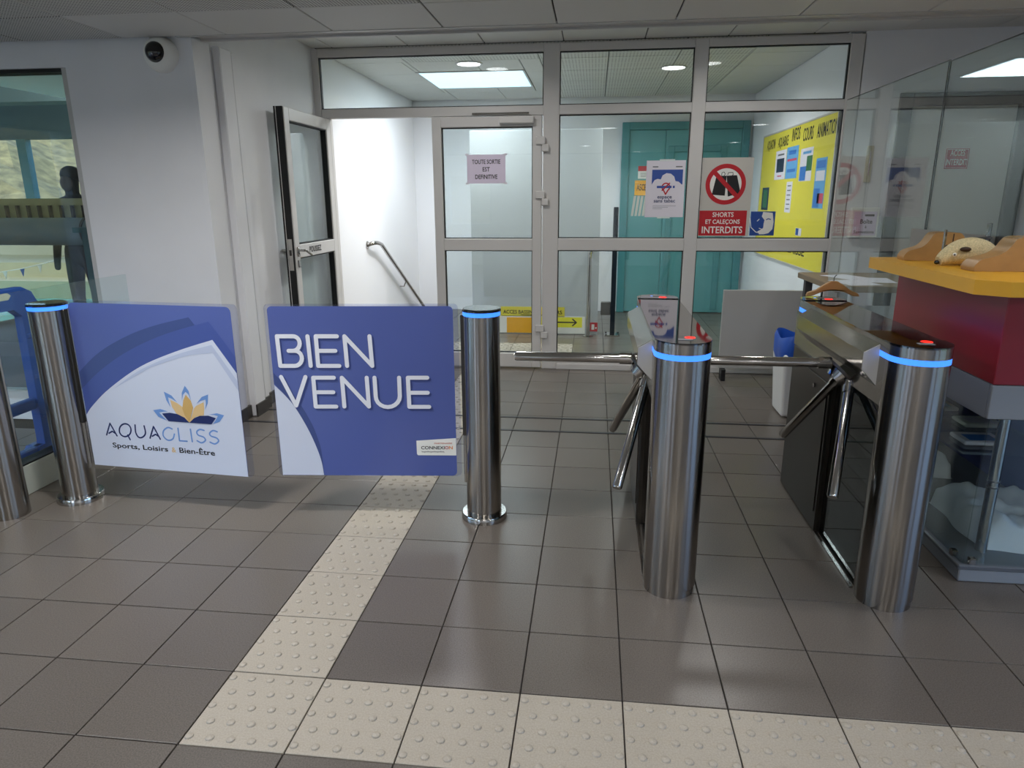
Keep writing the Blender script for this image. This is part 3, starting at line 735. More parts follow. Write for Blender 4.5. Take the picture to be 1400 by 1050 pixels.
# =================================================================== GATES AND BOLLARDS
def make_bollard(x, y, label, flange=True, slot=None, h=0.985, r=0.080):
    t = thing('gate_bollard', (x, y, 0), label, 'bollard')
    MB().lathe([(r, 0.0), (r, h-0.032)], (x, y, 0), 48).build('column', M_STEEL, t, 40)
    MB().lathe([(r*0.97, h-0.032), (r*1.02, h-0.030), (r*1.02, h-0.014), (r*0.97, h-0.012)], (x, y, 0), 48).build('led_ring', M_LED, t, 40)
    MB().lathe([(r*0.97, h-0.012), (r*1.07, h-0.012), (r*1.07, h-0.005), (r*1.0, h), (0.001, h)], (x, y, 0), 48).build('cap', M_BLACK, t, 40)
    if flange: MB().lathe([(r*0.99, 0.0), (r*1.32, 0.0), (r*1.32, 0.026), (r*1.27, 0.031), (r*0.99, 0.031)], (x, y, 0), 48).build('floor_flange', M_STEELP, t, 40)
    if slot:
        s_ = slot
        x0, x1 = sorted((x+s_*(r*0.72), x+s_*(r+0.012)))
        box('hinge_plate', (x0, y-0.014, 0.40), (x1, y+0.014, 0.955), M_STEELD, t, 0.003)
        MB().cyl((x+s_*(r+0.002), y, 0.17), (x+s_*(r+0.002), y, 0.40), 0.010, seg=12).build('hinge_pin', M_STEEL, t)
    return t
BL = (-1.425, 1.472); BM = (0.622, 1.485)
make_bollard(*BL, 'stainless bollard with blue ring carrying the gate with the lotus logo', slot=1)
make_bollard(*BM, 'stainless bollard with blue ring carrying the gate that reads BIEN VENUE', slot=-1)
make_bollard(-1.625, 1.262, 'plain stainless post without flange beside the blue plastic barrier', flange=False)

def gate(name, label, A, B, glass_px, print_px, hinge_left):
    """A,B = ground line from the left end to the right end"""
    A = Vector((A[0], A[1], 0)); B = Vector((B[0], B[1], 0))
    pl = Plane(A, B-A, (0, 0, 1))
    t = thing(name, (A if hinge_left else B), label, 'gate')
    gp = [pl.px(*q) for q in glass_px]
    a0 = (gp[0][0]+gp[3][0])/2; a1 = (gp[1][0]+gp[2][0])/2; b0 = (gp[2][1]+gp[3][1])/2; b1 = (gp[0][1]+gp[1][1])/2
    def rr(a0, b0, a1, b1, r):
        q = []
        for cx, cy, s0 in ((a1-r, b1-r, 0), (a0+r, b1-r, 90), (a0+r, b0+r, 180), (a1-r, b0+r, 270)):
            for k in range(5): an = math.radians(s0+90*k/4); q.append((cx+r*math.cos(an), cy+r*math.sin(an)))
        return q
    MB().prism([pl.at(x, z, -0.010) for x, z in rr(a0, b0, a1, b1, 0.02)], pl.n*0.010).build('acrylic_sheet', M_ACRYL, t)
    pp = [pl.px(*q) for q in print_px]
    c0 = (pp[0][0]+pp[3][0])/2; c1 = (pp[1][0]+pp[2][0])/2; e0 = (pp[2][1]+pp[3][1])/2; e1 = (pp[0][1]+pp[1][1])/2
    return t, pl, (c0, e0, c1, e1), rr
def clip(pts, r):
    """Sutherland-Hodgman against the rectangle r"""
    x0, y0, x1, y1 = r
    def cut(ps, inside, inter):
        out = []
        for i in range(len(ps)):
            a, b = ps[i-1], ps[i]
            if inside(b):
                if not inside(a): out.append(inter(a, b))
                out.append(b)
            elif inside(a): out.append(inter(a, b))
        return out
    ix = lambda xx: (lambda a, b: (xx, a[1]+(b[1]-a[1])*(xx-a[0])/(b[0]-a[0])))
    iy = lambda yy: (lambda a, b: (a[0]+(b[0]-a[0])*(yy-a[1])/(b[1]-a[1]), yy))
    for ins, it in ((lambda p: p[0] >= x0, ix(x0)), (lambda p: p[0] <= x1, ix(x1)), (lambda p: p[1] >= y0, iy(y0)), (lambda p: p[1] <= y1, iy(y1))):
        if pts: pts = cut(pts, ins, it)
    return pts

# --- gate with the logo
c5 = lambda x, y: (x/2.917, 360+y/2.917)
c8 = lambda x, y: (140+x/7.778, 520+y/7.778)
t, pl, R4, rr = gate('swing_gate', 'acrylic swing gate printed with a lotus logo and AQUAGLISS', (-1.335, 1.472), (-0.47, 1.40),
                     [c5(265, 148), c5(938, 163), c5(1012, 856), c5(368, 800)], [c5(272, 152), c5(914, 178), c5(995, 853), c5(376, 801)], True)
pb = MB().prism([pl.at(x, z, 0.0) for x, z in rr(*R4, 0.025)], pl.n*0.001).build('printed_sheet', M_BLUE, t)
Rc = (R4[0]+0.001, R4[1]+0.001, R4[2]-0.001, R4[3]-0.001)
def cpoly(name, crop, pts, h, m, curves=None):
    if curves:
        out = []; k0 = 0
        for (c_a, c_b) in curves:
            out += list(pts[k0:c_a]); out += [(v.x, v.y) for v in smoothpts([(x, y, 0) for x, y in pts[c_a:c_b+1]], 5)]; k0 = c_b+1
        pts = out+list(pts[k0:])
    q = [pl.px(*crop(*p)) for p in pts]
    q = clip(q, Rc)
    if len(q) > 2: pl.poly(name, q, h, m, pb)
cpoly('printed_arch', c5, [(200, 600), (260, 510), (318, 432), (400, 352), (510, 288), (620, 247), (752, 215), (790, 262), (700, 290), (560, 340), (440, 415), (350, 520), (340, 640)], 0.0012, M_NAVY1, [(0, 6), (7, 12)])
cpoly('printed_arch', c5, [(200, 640), (260, 580), (330, 498), (410, 420), (520, 345), (660, 282), (832, 232), (885, 300), (1010, 470), (1010, 560), (848, 305), (700, 352), (560, 412), (440, 497), (370, 566), (340, 610), (250, 760)], 0.0017, M_NAVY2, [(0, 6), (10, 16)])
WH = [(345, 606), (372, 566), (440, 497), (560, 412), (700, 352), (848, 305), (955, 452), (1030, 560), (1030, 900), (300, 900), (320, 640)]
cpoly('printed_field', c5, WH, 0.0022, M_PWHITE, [(0, 5)])
cpoly('printed_band', c5, [(455, 500), (560, 425), (700, 365), (845, 325), (960, 485), (960, 520), (850, 357), (740, 370), (600, 415)], 0.0027, M_PBAND, [(0, 3), (6, 8)])
lotus = [(M_LBLUE, [(880, 55), (920, 110), (948, 215), (920, 150), (888, 120), (860, 155), (850, 215), (848, 130)]),
         (M_LBLUE, [(657, 118), (740, 160), (800, 232), (745, 195), (703, 178), (710, 220), (730, 285), (685, 210)]),
         (M_LBLUE, [(1128, 148), (1060, 175), (1003, 248), (1050, 215), (1100, 203), (1105, 250), (1095, 310), (1125, 240)]),
         (M_LBLUE, [(545, 315), (620, 303), (700, 328), (660, 330), (608, 340), (640, 375), (690, 425), (600, 385)]),
         (M_LBLUE, [(1298, 370), (1220, 348), (1140, 362), (1190, 365), (1232, 378), (1210, 420), (1182, 463), (1250, 440)]),
         (M_LGOLD, [(725, 205), (800, 240), (860, 285), (880, 370), (930, 445), (860, 390), (790, 350), (745, 280)]),
         (M_LGOLD, [(1080, 230), (1000, 270), (975, 300), (960, 360), (930, 445), (1000, 385), (1083, 370), (1088, 300)]),
         (M_LGOLD2, [(890, 150), (945, 215), (970, 290), (950, 370), (930, 445), (880, 370), (855, 300), (865, 210)]),
         (M_LNAVY, [(640, 350), (720, 342), (800, 355), (880, 395), (930, 448), (710, 432)]),
         (M_LNAVY, [(1212, 400), (1130, 373), (1040, 375), (980, 400), (930, 448), (1165, 465)])]
for k, (m_, pts) in enumerate(lotus): cpoly('lotus_petal', c8, pts, 0.0028+0.0004*(k >= 7)+0.0004*(k >= 8), m_)
def strokes8(lines): return [[pl.px(*c8(*p)) for p in smoothpts([(a, b, 0) for a, b in ln], 5) for p in [(p[0], p[1])]] if len(ln) > 3 else [pl.px(*c8(*p)) for p in ln] for ln in lines]
el = [(247+62*math.cos(2*math.pi*k/20), 528+68*math.sin(2*math.pi*k/20)) for k in range(21)]
navy = [[(50, 578), (85, 455), (160, 588)], [(75, 560), (110, 540), (140, 560)], el, [(275, 580), (300, 628)], [(352, 472), (358, 545), (380, 592), (410, 608), (445, 592), (463, 555), (448, 482)], [(512, 612), (548, 490), (620, 624)], [(535, 592), (570, 572), (602, 594)]]
blue = [[(745, 515), (700, 500), (655, 535), (653, 590), (700, 634), (752, 622), (770, 570)], [(808, 508), (824, 640), (905, 646)], [(940, 518), (960, 650)],
        [(1085, 530), (1040, 520), (1008, 545), (1024, 580), (1080, 602), (1100, 635), (1060, 662), (1012, 640)], [(1225, 545), (1180, 532), (1145, 560), (1160, 590), (1220, 612), (1240, 645), (1200, 674), (1150, 655)]]
W8 = 0.0075
pl.strokes('lettering', strokes8(navy), W8, 0.0028, M_LNAVY, pb); pl.strokes('lettering', strokes8(blue), W8, 0.0028, M_LBLUE, pb)
def textpx(body, p0, p1, m, height, name='lettering', par=None, plane=None, h=0.0028, crop=c8):
    plane = plane or pl; q0 = plane.px(*crop(*p0)); q1 = plane.px(*crop(*p1))
    return plane.text(name, body, q0[0], q0[1], 0.05, h, m, par or pb, width=q1[0]-q0[0], height=height, slope=(q1[1]-q0[1])/(q1[0]-q0[0]))
textpx('Sports, Loisirs', (118, 708), (706, 755), M_INK, 0.033); textpx('&', (745, 760), (792, 765), M_LGOLD, 0.026); textpx('Bien-Être', (826, 766), (1204, 798), M_INK, 0.034)

# --- gate with the greeting
c6 = lambda x, y: (340+x/2.916, 380+y/2.916)
t, pl, R4, rr = gate('swing_gate', 'acrylic swing gate printed blue with white letters BIEN VENUE', (-0.33, 1.405), (0.515, 1.485),
                     [c6(52, 102), c6(825, 106), c6(858, 793), c6(128, 785)], [c6(67, 113), c6(808, 112), c6(836, 790), c6(140, 783)], False)
pb = MB().prism([pl.at(x, z, 0.0) for x, z in rr(*R4, 0.02)], pl.n*0.001).build('printed_sheet', M_BLUE, t)
Rc = (R4[0]+0.001, R4[1]+0.001, R4[2]-0.001, R4[3]-0.001)
cpoly('printed_band', c6, [(40, 300), (97, 375), (150, 430), (190, 480), (235, 550), (265, 610), (290, 690), (303, 800), (298, 800), (250, 640), (170, 500), (97, 415), (40, 360)], 0.0012, M_NAVY1, [(0, 7), (8, 12)])
cpoly('printed_field', c6, [(40, 350), (99, 422), (140, 462), (185, 515), (235, 598), (270, 672), (292, 735), (303, 800), (100, 830), (60, 600)], 0.0017, M_PWHITE, [(0, 7)])
arc = lambda cx, cy, rx, ry, a0, a1, n=10: [(cx+rx*math.cos(math.radians(a0+(a1-a0)*k/n)), cy+ry*math.sin(math.radians(a0+(a1-a0)*k/n))) for k in range(n+1)]
bien = [[(127, 350), (113, 232)] + [(170, 232)] + arc(178, 261, 26, 29, -90, 90) + [(160, 290)], [(160, 290), (185, 290)] + arc(185, 320, 28, 30, -90, 90) + [(127, 350)],
        [(235, 232), (248, 350)],
        [(352, 232), (268, 232), (278, 350), (362, 350)], [(274, 290), (346, 290)],
        [(393, 350), (382, 232), (493, 350), (482, 232)],
        [(130, 394), (190, 508), (227, 394)],
        [(340, 397), (258, 397), (268, 512), (350, 512)], [(264, 455), (338, 455)],
        [(382, 512), (372, 397), (480, 512), (471, 397)],
        [(502, 397), (508, 470)] + arc(555, 473, 47, 42, 180, 0) [::1] + [(600, 397)],
        [(712, 397), (635, 397), (641, 513), (720, 513)], [(639, 457), (714, 457)]]
bien[9] = [(502, 397), (507, 470)] + arc(555, 471, 48, 43, 180, 0) + [(600, 397)] if False else bien[9]
u_i = 10
bien[u_i] = [(502, 397), (507, 470)] + [(555-48*math.cos(math.pi*k/10), 471+43*math.sin(math.pi*k/10)) for k in range(11)] + [(600, 397)]
conv = lambda dx, dy: [[pl.px(*c6(x+dx, y+dy)) for x, y in ln] for ln in bien]
pl.strokes('letter_shadow', conv(7, 7), 0.0185, 0.0022, M_PSHAD, pb); pl.strokes('lettering', conv(0, 0), 0.0185, 0.0028, M_LETTER, pb)
cS = lambda x, y: (560+x/17.5, 590+y/17.5)
qs = [pl.px(*cS(*p)) for p in [(165, 215), (1200, 148), (1200, 568), (205, 562), (178, 530)]]
qs = clip(qs, Rc); st = pl.poly('sticker', qs, 0.0022, M_SIGNW, pb)
pl2 = pl; h_ = 0.0028
textpx('PARTENAIRE', (595, 295), (1022, 292), M_ORANGE if False else mat('ink_rust', '#c9705a', 0.5), 0.007, plane=pl, h=h_, crop=cS)
textpx('CONNEXI', (280, 418), (840, 418), M_INK, 0.016, h=h_, crop=cS); textpx('O', (850, 418), (935, 418), M_REDD, 0.016, h=h_, crop=cS); textpx('N', (945, 418), (1035, 418), mat('ink_orange', '#e58a3c', 0.5), 0.016, h=h_, crop=cS)
pl.strokes('lettering', [[pl.px(*cS(290+i*11, 478+(18 if i % 2 else -14)*(1.3 if i % 7 == 0 else 0.6))) for i in range(50)]], 0.0012, h_, M_INK, pb)

# =================================================================== TURNSTILES
def turnstile(cx, label, y0=0.862, y1=2.10, x_w=0.098):
    t = thing('tripod_turnstile', (cx, (y0+y1)/2, 0), label, 'turnstile')
    r = x_w; yc = y0+r; yr = y1-r; H = 0.97
    # posts
    MB().lathe([(r*0.96, 0.0), (r*0.96, 0.03), (r, 0.03), (r, H-0.062)], (cx, yc, 0), 48).build('front_post', M_STEEL, t, 40)
    rp_ = MB().box((cx-r*0.97, 1.47, 0.0), (cx-0.035, yr+0.05, 0.74), 0.008).build('rear_cabinet', M_CAB, t)
    rd = box('service_door', (cx-r*0.97-0.004, 1.50, 0.09), (cx-r*0.97-0.0002, yr+0.02, 0.68), M_CAB, rp_, 0.0015)
    MB().cyl((cx-r*0.97-0.0042, 1.66, 0.63), (cx-r*0.97-0.011, 1.66, 0.63), 0.010, seg=14).build('lock', M_STEELP, rp_)
    MB().box((cx-0.072, yc+r*0.6, 0.0), (cx-0.064, 1.468, 0.735)).build('glass_infill', M_GLASSD, t)
    box('floor_rail', (cx-r*0.97, yc+r*0.6, 0.0), (cx-r*0.97+0.012, 1.468, 0.010), M_STEELP, t)
    def stad(z, rad, y_a=yc, y_b=yr):
        q = []
        for k in range(17): an = math.pi+math.pi*k/16; q.append((cx+rad*math.cos(an), y_a+rad*math.sin(an), z))
        for k in range(17): an = math.pi*k/16; q.append((cx+rad*math.cos(an), y_b+rad*math.sin(an), z))
        return q
    MB().prism(stad(H-0.042, r), (0, 0, 0.034)).build('top_body', M_STEEL, t, 40)
    MB().prism(stad(H-0.062, r*0.995), (0, 0, 0.020)).build('led_band', M_LED, t, 40)
    MB().prism([(cx-r*0.98, yc, 0.74), (cx+r*0.98, yc, 0.74), (cx+r*0.98, yr+0.05, 0.74), (cx-r*0.98, yr+0.05, 0.74)], (0, 0, H-0.064-0.74)).build('mechanism_box', M_STEEL, t)
    MB().prism(stad(H-0.008, r), (0, 0, 0.004)).build('lid', M_STEELL, t, 40)
    for ya, sg in ((yc, -1), (yr, 1)):
        q = []
        for k in range(17):
            an = (math.pi if sg < 0 else 0)+math.pi*k/16; q.append((cx+r*math.cos(an), ya+r*math.sin(an), H-0.004))
        q.append((cx+r, ya-sg*0.045, H-0.004) if sg < 0 else (cx-r, ya-sg*0.045, H-0.004)); q.append((cx-r, ya-sg*0.045, H-0.004) if sg < 0 else (cx+r, ya-sg*0.045, H-0.004))
        bg = MB().prism(q, (0, 0, 0.004)).build('reader_glass', M_BLACK, t)
        ex, ey = cx+0.025, ya-sg*0.012
        MB().lathe([(0.019, 0), (0.019, 0.0006), (0.0145, 0.0006), (0.0145, 0)], (ex, ey, H+0.0001), 20).build('indicator_ring', M_LEDR, bg)
        MB().box((ex-0.009, ey-0.0015, H+0.0001), (ex+0.009, ey+0.0015, H+0.0007)).box((ex-0.0015, ey-0.009, H+0.0001), (ex+0.0015, ey+0.009, H+0.0007)).build('indicator_cross', M_LEDR, bg)
        box('card_reader', (cx-0.02, ya+sg*0.028-0.012, H+0.0001), (cx+0.03, ya+sg*0.028+0.012, H+0.0015), M_INKG, bg)
        if sg > 0: box('status_led', (cx-0.03, ya+0.03, H+0.0001), (cx-0.005, ya+0.04, H+0.0008), M_LED, bg)
    # faceted drive housing on the passage side
    hx = cx-r
    sec = [(hx+0.01, 0.955), (hx-0.052, 0.918), (hx-0.052, 0.855), (hx+0.008, 0.79), (hx+0.01, 0.79)]
    MB().prism([(x, 1.035, z) for x, z in sec], (0, 0.80, 0)).build('drive_housing', M_STEELH, t)
    MB().prism([(x, 1.030, z) for x, z in [(hx+0.01, 0.952), (hx-0.050, 0.917), (hx-0.050, 0.856), (hx+0.008, 0.793), (hx+0.01, 0.793)]], (0, 0.005, 0)).build('housing_end', M_TRIM, t)
    # tripod head
    ax = Vector((-0.7071, 0, -0.7071)); A = Vector((cx-0.066, 1.34, 0.807)); v0 = Vector((-1, 0, 0))
    MB().cyl(A+ax*0.050, A+ax*0.060, 0.078, 0.074, 28).build('hub_plate', M_STEELD, t, 40)
    MB().cyl(A+ax*0.061, A+ax*0.095, 0.050, 0.036, 24).build('hub', M_STEELP, t, 40)
    for k in range(3):
        d = Quaternion(ax, 2*math.pi*k/3) @ v0
        MB().cyl(A+d*0.085, A+d*0.135, 0.024, 0.024, 20).build('arm_socket', M_STEELP, t, 40)
        MB().sweep([A+d*0.13, A+d*0.560, A+d*0.567], [0.0195, 0.0195, 0.017], 20).build('tripod_arm', M_STEELP, t, 40)
    return t
turnstile(1.418, 'tripod turnstile with a mirror lid reflecting the white poster, beside the BIEN VENUE gate')
turnstile(2.198, 'tripod turnstile standing beside the red and yellow counter')

# =================================================================== SIGNS ON THE GLAZING
plG = Plane((0, GY-0.0065, 0), (1, 0, 0), (0, 0, 1))
gp = lambda x, y: plG.px(x, y)
a = gp(639, 251); b = gp(691, 211)
s = sign('exit_notice', a[0], a[1], b[0], b[1], plG, M_PAPERL, 'lilac paper notice reading TOUTE SORTIE EST DEFINITIVE', 'notice', 0.0, 0.0015)
cxn = (a[0]+b[0])/2; hgt = b[1]-a[1]
for k, (w_, ww) in enumerate((('TOUTE SORTIE', 0.235), ('EST', 0.06), ('DEFINITIVE', 0.185))):
    plG.text('lettering', w_, cxn, b[1]-hgt*(0.32+0.26*k), 0.05, 0.0017, M_INK, s, width=ww, height=0.035, align='CENTER')
for (ax_, ay_) in ((a[0], b[1]), (b[0], b[1]), (a[0], a[1]), (b[0], a[1])):
    plG.rect('tape', ax_-0.014, ay_-0.008, ax_+0.014, ay_+0.008, 0.0018, mat('clear_tape', '#e4e0ea', 0.3), s)
# no-smoking poster
a = gp(881, 297); b = gp(938, 219)
a0, b0, a1, b1 = a[0]+0.0, a[1], b[0], b[1]
s = sign('no_smoking_poster', a0, b0, a1, b1, plG, M_PAPER, 'white poster with a cloud reading espace sans tabac', 'poster', 0.0, 0.0012)
W_, H_ = a1-a0, b1-b0; f = lambda u, v: (a0+u*W_, b0+v*H_)
M_PNAVY = mat('poster_blue', '#3a57a6', 0.5)
cloud = [f(0.17, 0.60), f(0.22, 0.66), f(0.30, 0.68), f(0.38, 0.67), f(0.42, 0.74), f(0.52, 0.78), f(0.63, 0.77), f(0.72, 0.72), f(0.76, 0.64), f(0.84, 0.63), f(0.92, 0.58)]
plG.poly('poster_sky', [f(0.15, 0.84), f(0.15, 0.58)] + cloud + [f(0.94, 0.58), f(0.94, 0.84)], 0.0013, M_PNAVY, s)
pinc = f(0.52, 0.535)
ring = [(pinc[0]+0.030*math.cos(math.pi*2*k/20), pinc[1]+0.030*math.sin(math.pi*2*k/20)) for k in range(-3, 14)]
plG.strokes('pin_symbol', [ring + [(pinc[0], pinc[1]-0.056), ring[0]], [(pinc[0]-0.028, pinc[1]-0.025), (pinc[0]+0.028, pinc[1]+0.03)]], 0.010, 0.0019, M_RED, s)
plG.rect('cigarette', pinc[0]-0.072, pinc[1]-0.008, pinc[0]+0.045, pinc[1]+0.010, 0.0016, M_PNAVY, s); plG.rect('cigarette', pinc[0]+0.055, pinc[1]-0.008, pinc[0]+0.07, pinc[1]+0.010, 0.0016, M_PNAVY, s)
q = f(0.5, 0.335); plG.text('lettering', 'espace', q[0], q[1], 0.05, 0.0016, M_LNAVY, s, width=0.115, height=0.028, align='CENTER')
q = f(0.5, 0.265); plG.text('lettering', 'sans tabac', q[0], q[1], 0.05, 0.0016, M_LNAVY, s, width=0.17, height=0.028, align='CENTER')
for k, (u0, u1) in enumerate(((0.2, 0.8), (0.2, 0.6), (0.2, 0.45))): q = f(u0, 0.20-0.025*k); q2 = f(u1, 0.205-0.025*k); plG.rect('text_line', q[0], q[1], q2[0], q2[1], 0.0016, M_INKG, s)
for u0, u1 in ((0.16, 0.3), (0.75, 0.92)): q = f(u0, 0.88); q2 = f(u1, 0.90); plG.rect('text_line', q[0], q[1], q2[0], q2[1], 0.0016, M_INKG, s)
q = f(0.33, 0.985); q2 = f(0.72, 1.02); plG.rect('tape', q[0], q[1], q2[0], q2[1], 0.0016, mat('white_tape', '#dfe6e6', 0.4), s)
q = f(0.33, -0.02); q2 = f(0.66, 0.01); plG.rect('tape', q[0], q[1], q2[0], q2[1], 0.0016, MATS['white_tape'], s)
# shorts forbidden
a = gp(953, 323); b = gp(1031, 215)
a0, b0, a1, b1 = 1.934, a[1], 2.337, b[1]
s = sign('shorts_sign', a0, b0, a1, b1, plG, M_SGREY, 'grey and red sign with crossed out shorts reading SHORTS ET CALECONS INTERDITS', 'sign', 0.0, 0.002)
cx_, cz_ = gp(992, 252); 
plG.poly('white_disc', [(cx_+0.14*math.cos(2*math.pi*k/40), cz_+0.14*math.sin(2*math.pi*k/40)) for k in range(40)], 0.0021, M_SIGNW, s)
# the shorts
sh = lambda x, y: gp(940+x/4.039, 140+y/4.039)
plG.poly('shorts_leg', [sh(*p) for p in [(160, 405), (216, 405), (205, 515), (133, 510)]], 0.0027, M_INK, s)
plG.poly('shorts_leg', [sh(*p) for p in [(216, 405), (273, 402), (292, 500), (222, 520)]], 0.0027, M_INK, s)
plG.strokes('drawstring', [[sh(*p) for p in [(188, 403), (190, 388), (202, 384), (208, 395), (200, 408)]], [sh(*p) for p in [(222, 400), (225, 388), (250, 386), (252, 400), (240, 407)]]], 0.004, 0.0027, M_INK, s)
circ = [(cx_+0.14*math.cos(2*math.pi*k/40), cz_+0.14*math.sin(2*math.pi*k/40)) for k in range(41)]
plG.strokes('prohibition_ring', [circ, [(cx_-0.10, cz_+0.10), (cx_+0.10, cz_-0.10)]], 0.034, 0.0033, M_RED, s)
ra = sh(58, 735); rb = sh(333, 597)
plG.rect('red_panel', ra[0], ra[1], rb[0]-0.006, rb[1], 0.0021, M_RED, s)
rc_ = (ra[0]+rb[0]-0.006)/2; rh = rb[1]-ra[1]
for w_, fy, ww, hh_ in (('SHORTS', 0.75, 0.165, 0.038), ('ET CALEÇONS', 0.475, 0.27, 0.043), ('INTERDITS', 0.10, 0.32, 0.055)):
    plG.text('lettering', w_, rc_, ra[1]+rh*fy, 0.05, 0.0027, M_SIGNW, s, width=ww, height=hh_, align='CENTER')
# mask pictogram
ma = sh(340, 735); mb_ = sh(487, 602)
s = sign('face_mask_pictogram', ma[0], ma[1], mb_[0], mb_[1], plG, M_SBLUE, 'square blue sticker with a half white half blue face', 'sticker', 0.0, 0.001)
face = [(418, 605), (470, 610), (475, 660), (468, 700), (445, 722), (420, 728), (395, 728), (385, 712), (410, 700), (418, 690), (420, 668), (425, 650), (410, 630)]
plG.poly('white_face', [sh(*p) for p in face], 0.0012, M_SIGNW, s)
plG.strokes('face_outline', [[sh(*p) for p in ln] for ln in ([(345, 640), (350, 690), (375, 715), (400, 722)], [(385, 655), (395, 645)], [(395, 695), (415, 702)])], 0.006, 0.0012, M_SIGNW, s)
plG.strokes('eye', [[sh(*p) for p in [(435, 648), (445, 642), (458, 646)]]], 0.007, 0.0018, M_SBLUE, s)

# things on the right hand wall
plR = Plane((0, GY-0.0305, 0), (1, 0, 0), (0, 0, 1)); rpx = lambda x, y: plR.px(x, y)
sb = thing('suggestion_box', (3.17, GY-0.06, 1.13), 'white wall box labelled Boîte à Suggestions', 'box')
bx0, bz0 = rpx(1152, 324); bx1, bz1 = rpx(1196, 283)
box('box_body', (3.09, GY-0.09, 1.13), (3.30, GY-0.0305, 1.36), M_SIGNW, sb, 0.006)
plB = Plane((3.09, GY-0.0905, 1.13), (1, 0, 0), (0, 0, 1))
plB.rect('label', 0.02, 0.02, 0.19, 0.20, 0.0, M_PAPERL, sb); plB.rect('slot', 0.10, 0.165, 0.17, 0.18, 0.0006, M_INK, sb)
plB.text('lettering', 'Boîte', 0.115, 0.11, 0.05, 0.0006, M_INK, sb, width=0.09, height=0.034, align='CENTER'); plB.text('lettering', 'à', 0.115, 0.075, 0.03, 0.0006, M_INK, sb, align='CENTER'); plB.text('lettering', 'Suggestions', 0.105, 0.035, 0.05, 0.0006, M_INK, sb, width=0.15, height=0.03, align='CENTER')
th = thing('thermometer', (3.19, GY-0.04, 1.55), 'narrow wooden wall thermometer beside the glazing', 'thermometer')
box('backing', (3.165, GY-0.042, 1.55), (3.215, GY-0.0305, 1.82), mat('pale_wood', '#c9bfa5', 0.5), th, 0.003)
MB().cyl((3.19, GY-0.046, 1.60), (3.19, GY-0.046, 1.78), 0.004, seg=8).build('glass_tube', M_PAPER, th); MB().cyl((3.19, GY-0.0465, 1.60), (3.19, GY-0.0465, 1.69), 0.0035, seg=8).build('red_column', M_RED, th)
plD = Plane((0, GY-0.0102, 0), (1, 0, 0), (0, 0, 1))
a = plD.px(1290, 231); b = plD.px(1326, 203)
s = sign('no_entry_sign', a[0], a[1], b[0], b[1], plD, M_REDD, 'dark red sign reading ACCES INTERDIT on the off-white door', t=0.003)
cxr = (a[0]+b[0])/2
plD.text('lettering', 'ACCES', cxr, a[1]+0.095, 0.05, 0.0045, M_SIGNW, s, width=0.105, height=0.045, align='CENTER'); plD.text('lettering', 'INTERDIT', cxr, a[1]+0.028, 0.05, 0.0045, M_SIGNW, s, width=0.155, height=0.045, align='CENTER')
m_ = 0.007
plD.strokes('border_line', [[(a[0]+m_, a[1]+m_), (b[0]-m_, a[1]+m_), (b[0]-m_, b[1]-m_), (a[0]+m_, b[1]-m_), (a[0]+m_, a[1]+m_)]], 0.003, 0.0045, M_SIGNW, s)
# security camera on the left wall
sc_ = thing('dome_camera', (-1.40, WY, 2.16), 'white dome security camera with a black lens on the wall under the ceiling', 'camera')
def yl(prof, c, seg=32):
    mb = MB(); c = Vector(c); vs = []; n = len(prof)
    for rr_, d in prof:
        for k in range(seg): an = 2*math.pi*k/seg; vs.append(c+Vector((rr_*math.cos(an), -d, rr_*math.sin(an))))
    fs = [(i*seg+k, i*seg+(k+1) % seg, (i+1)*seg+(k+1) % seg, (i+1)*seg+k) for i in range(n-1) for k in range(seg)] + [tuple(range(seg)), tuple((n-1)*seg+k for k in range(seg))]
    return mb.add(vs, fs)
yl([(0.098, 0.0), (0.098, 0.02), (0.09, 0.045), (0.07, 0.062), (0.045, 0.068)], (-1.40, WY, 2.25)).build('housing', M_SIGNW, sc_, 50)
yl([(0.058, 0.05), (0.055, 0.075), (0.042, 0.095), (0.022, 0.107), (0.003, 0.11)], (-1.405, WY, 2.255)).build('lens_dome', M_BLACK, sc_, 60)

# =================================================================== COUNTER
KX, KY = 2.535, 1.115
ct_ = thing('reception_counter', (3.3, 1.7, 0), 'red counter with thick yellow top over a glass display case', 'counter')
KX1, KY1 = 4.4, 3.05
box('plinth', (KX, KY, 0.0), (KX1, KY1, 0.055), M_GREYL, ct_, 0.004)
box('case_floor', (KX-0.012, KY-0.012, 0.055), (KX1, KY1, 0.075), M_CASEF, ct_, 0.004)
MB().box((KX, KY, 0.66), (KX1, KY+0.02, 0.787), 0.003).box((KX, KY+0.02, 0.66), (KX+0.02, KY1, 0.787)).build('grey_band', M_GREYL, ct_)
box('case_roof', (KX+0.02, KY+0.02, 0.77), (KX1, KY1, 0.787), M_GREYL, ct_)
box('case_glass', (KX+0.006, KY+0.006, 0.075), (KX+0.014, KY1-0.01, 0.66), M_GLASSC, ct_)
box('case_glass', (KX+0.0145, KY+0.006, 0.075), (KX1-0.02, KY+0.014, 0.66), M_GLASSC, ct_)
box('case_back', (3.12, KY+0.02, 0.075), (3.14, KY1-0.02, 0.66), M_BLUEIN, ct_)
box('case_back', (KX+0.02, KY1-0.02, 0.075), (3.12, KY1, 0.66), M_BLUEIN, ct_)
box('case_shelf', (KX+0.18, KY+0.45, 0.36), (3.115, KY1-0.05, 0.372), M_GLASSC, ct_)
MB().cyl((KX+0.135, KY+0.125, 0.075), (KX+0.135, KY+0.125, 0.66), 0.021, seg=20).build('support_tube', M_STEELP, ct_, 40)
for zz in (0.35, 0.375): MB().lathe([(0.0215, -0.004), (0.0235, 0), (0.0215, 0.004)], (KX+0.135, KY+0.125, zz), 20).build('tube_ring', M_STEELD, ct_)
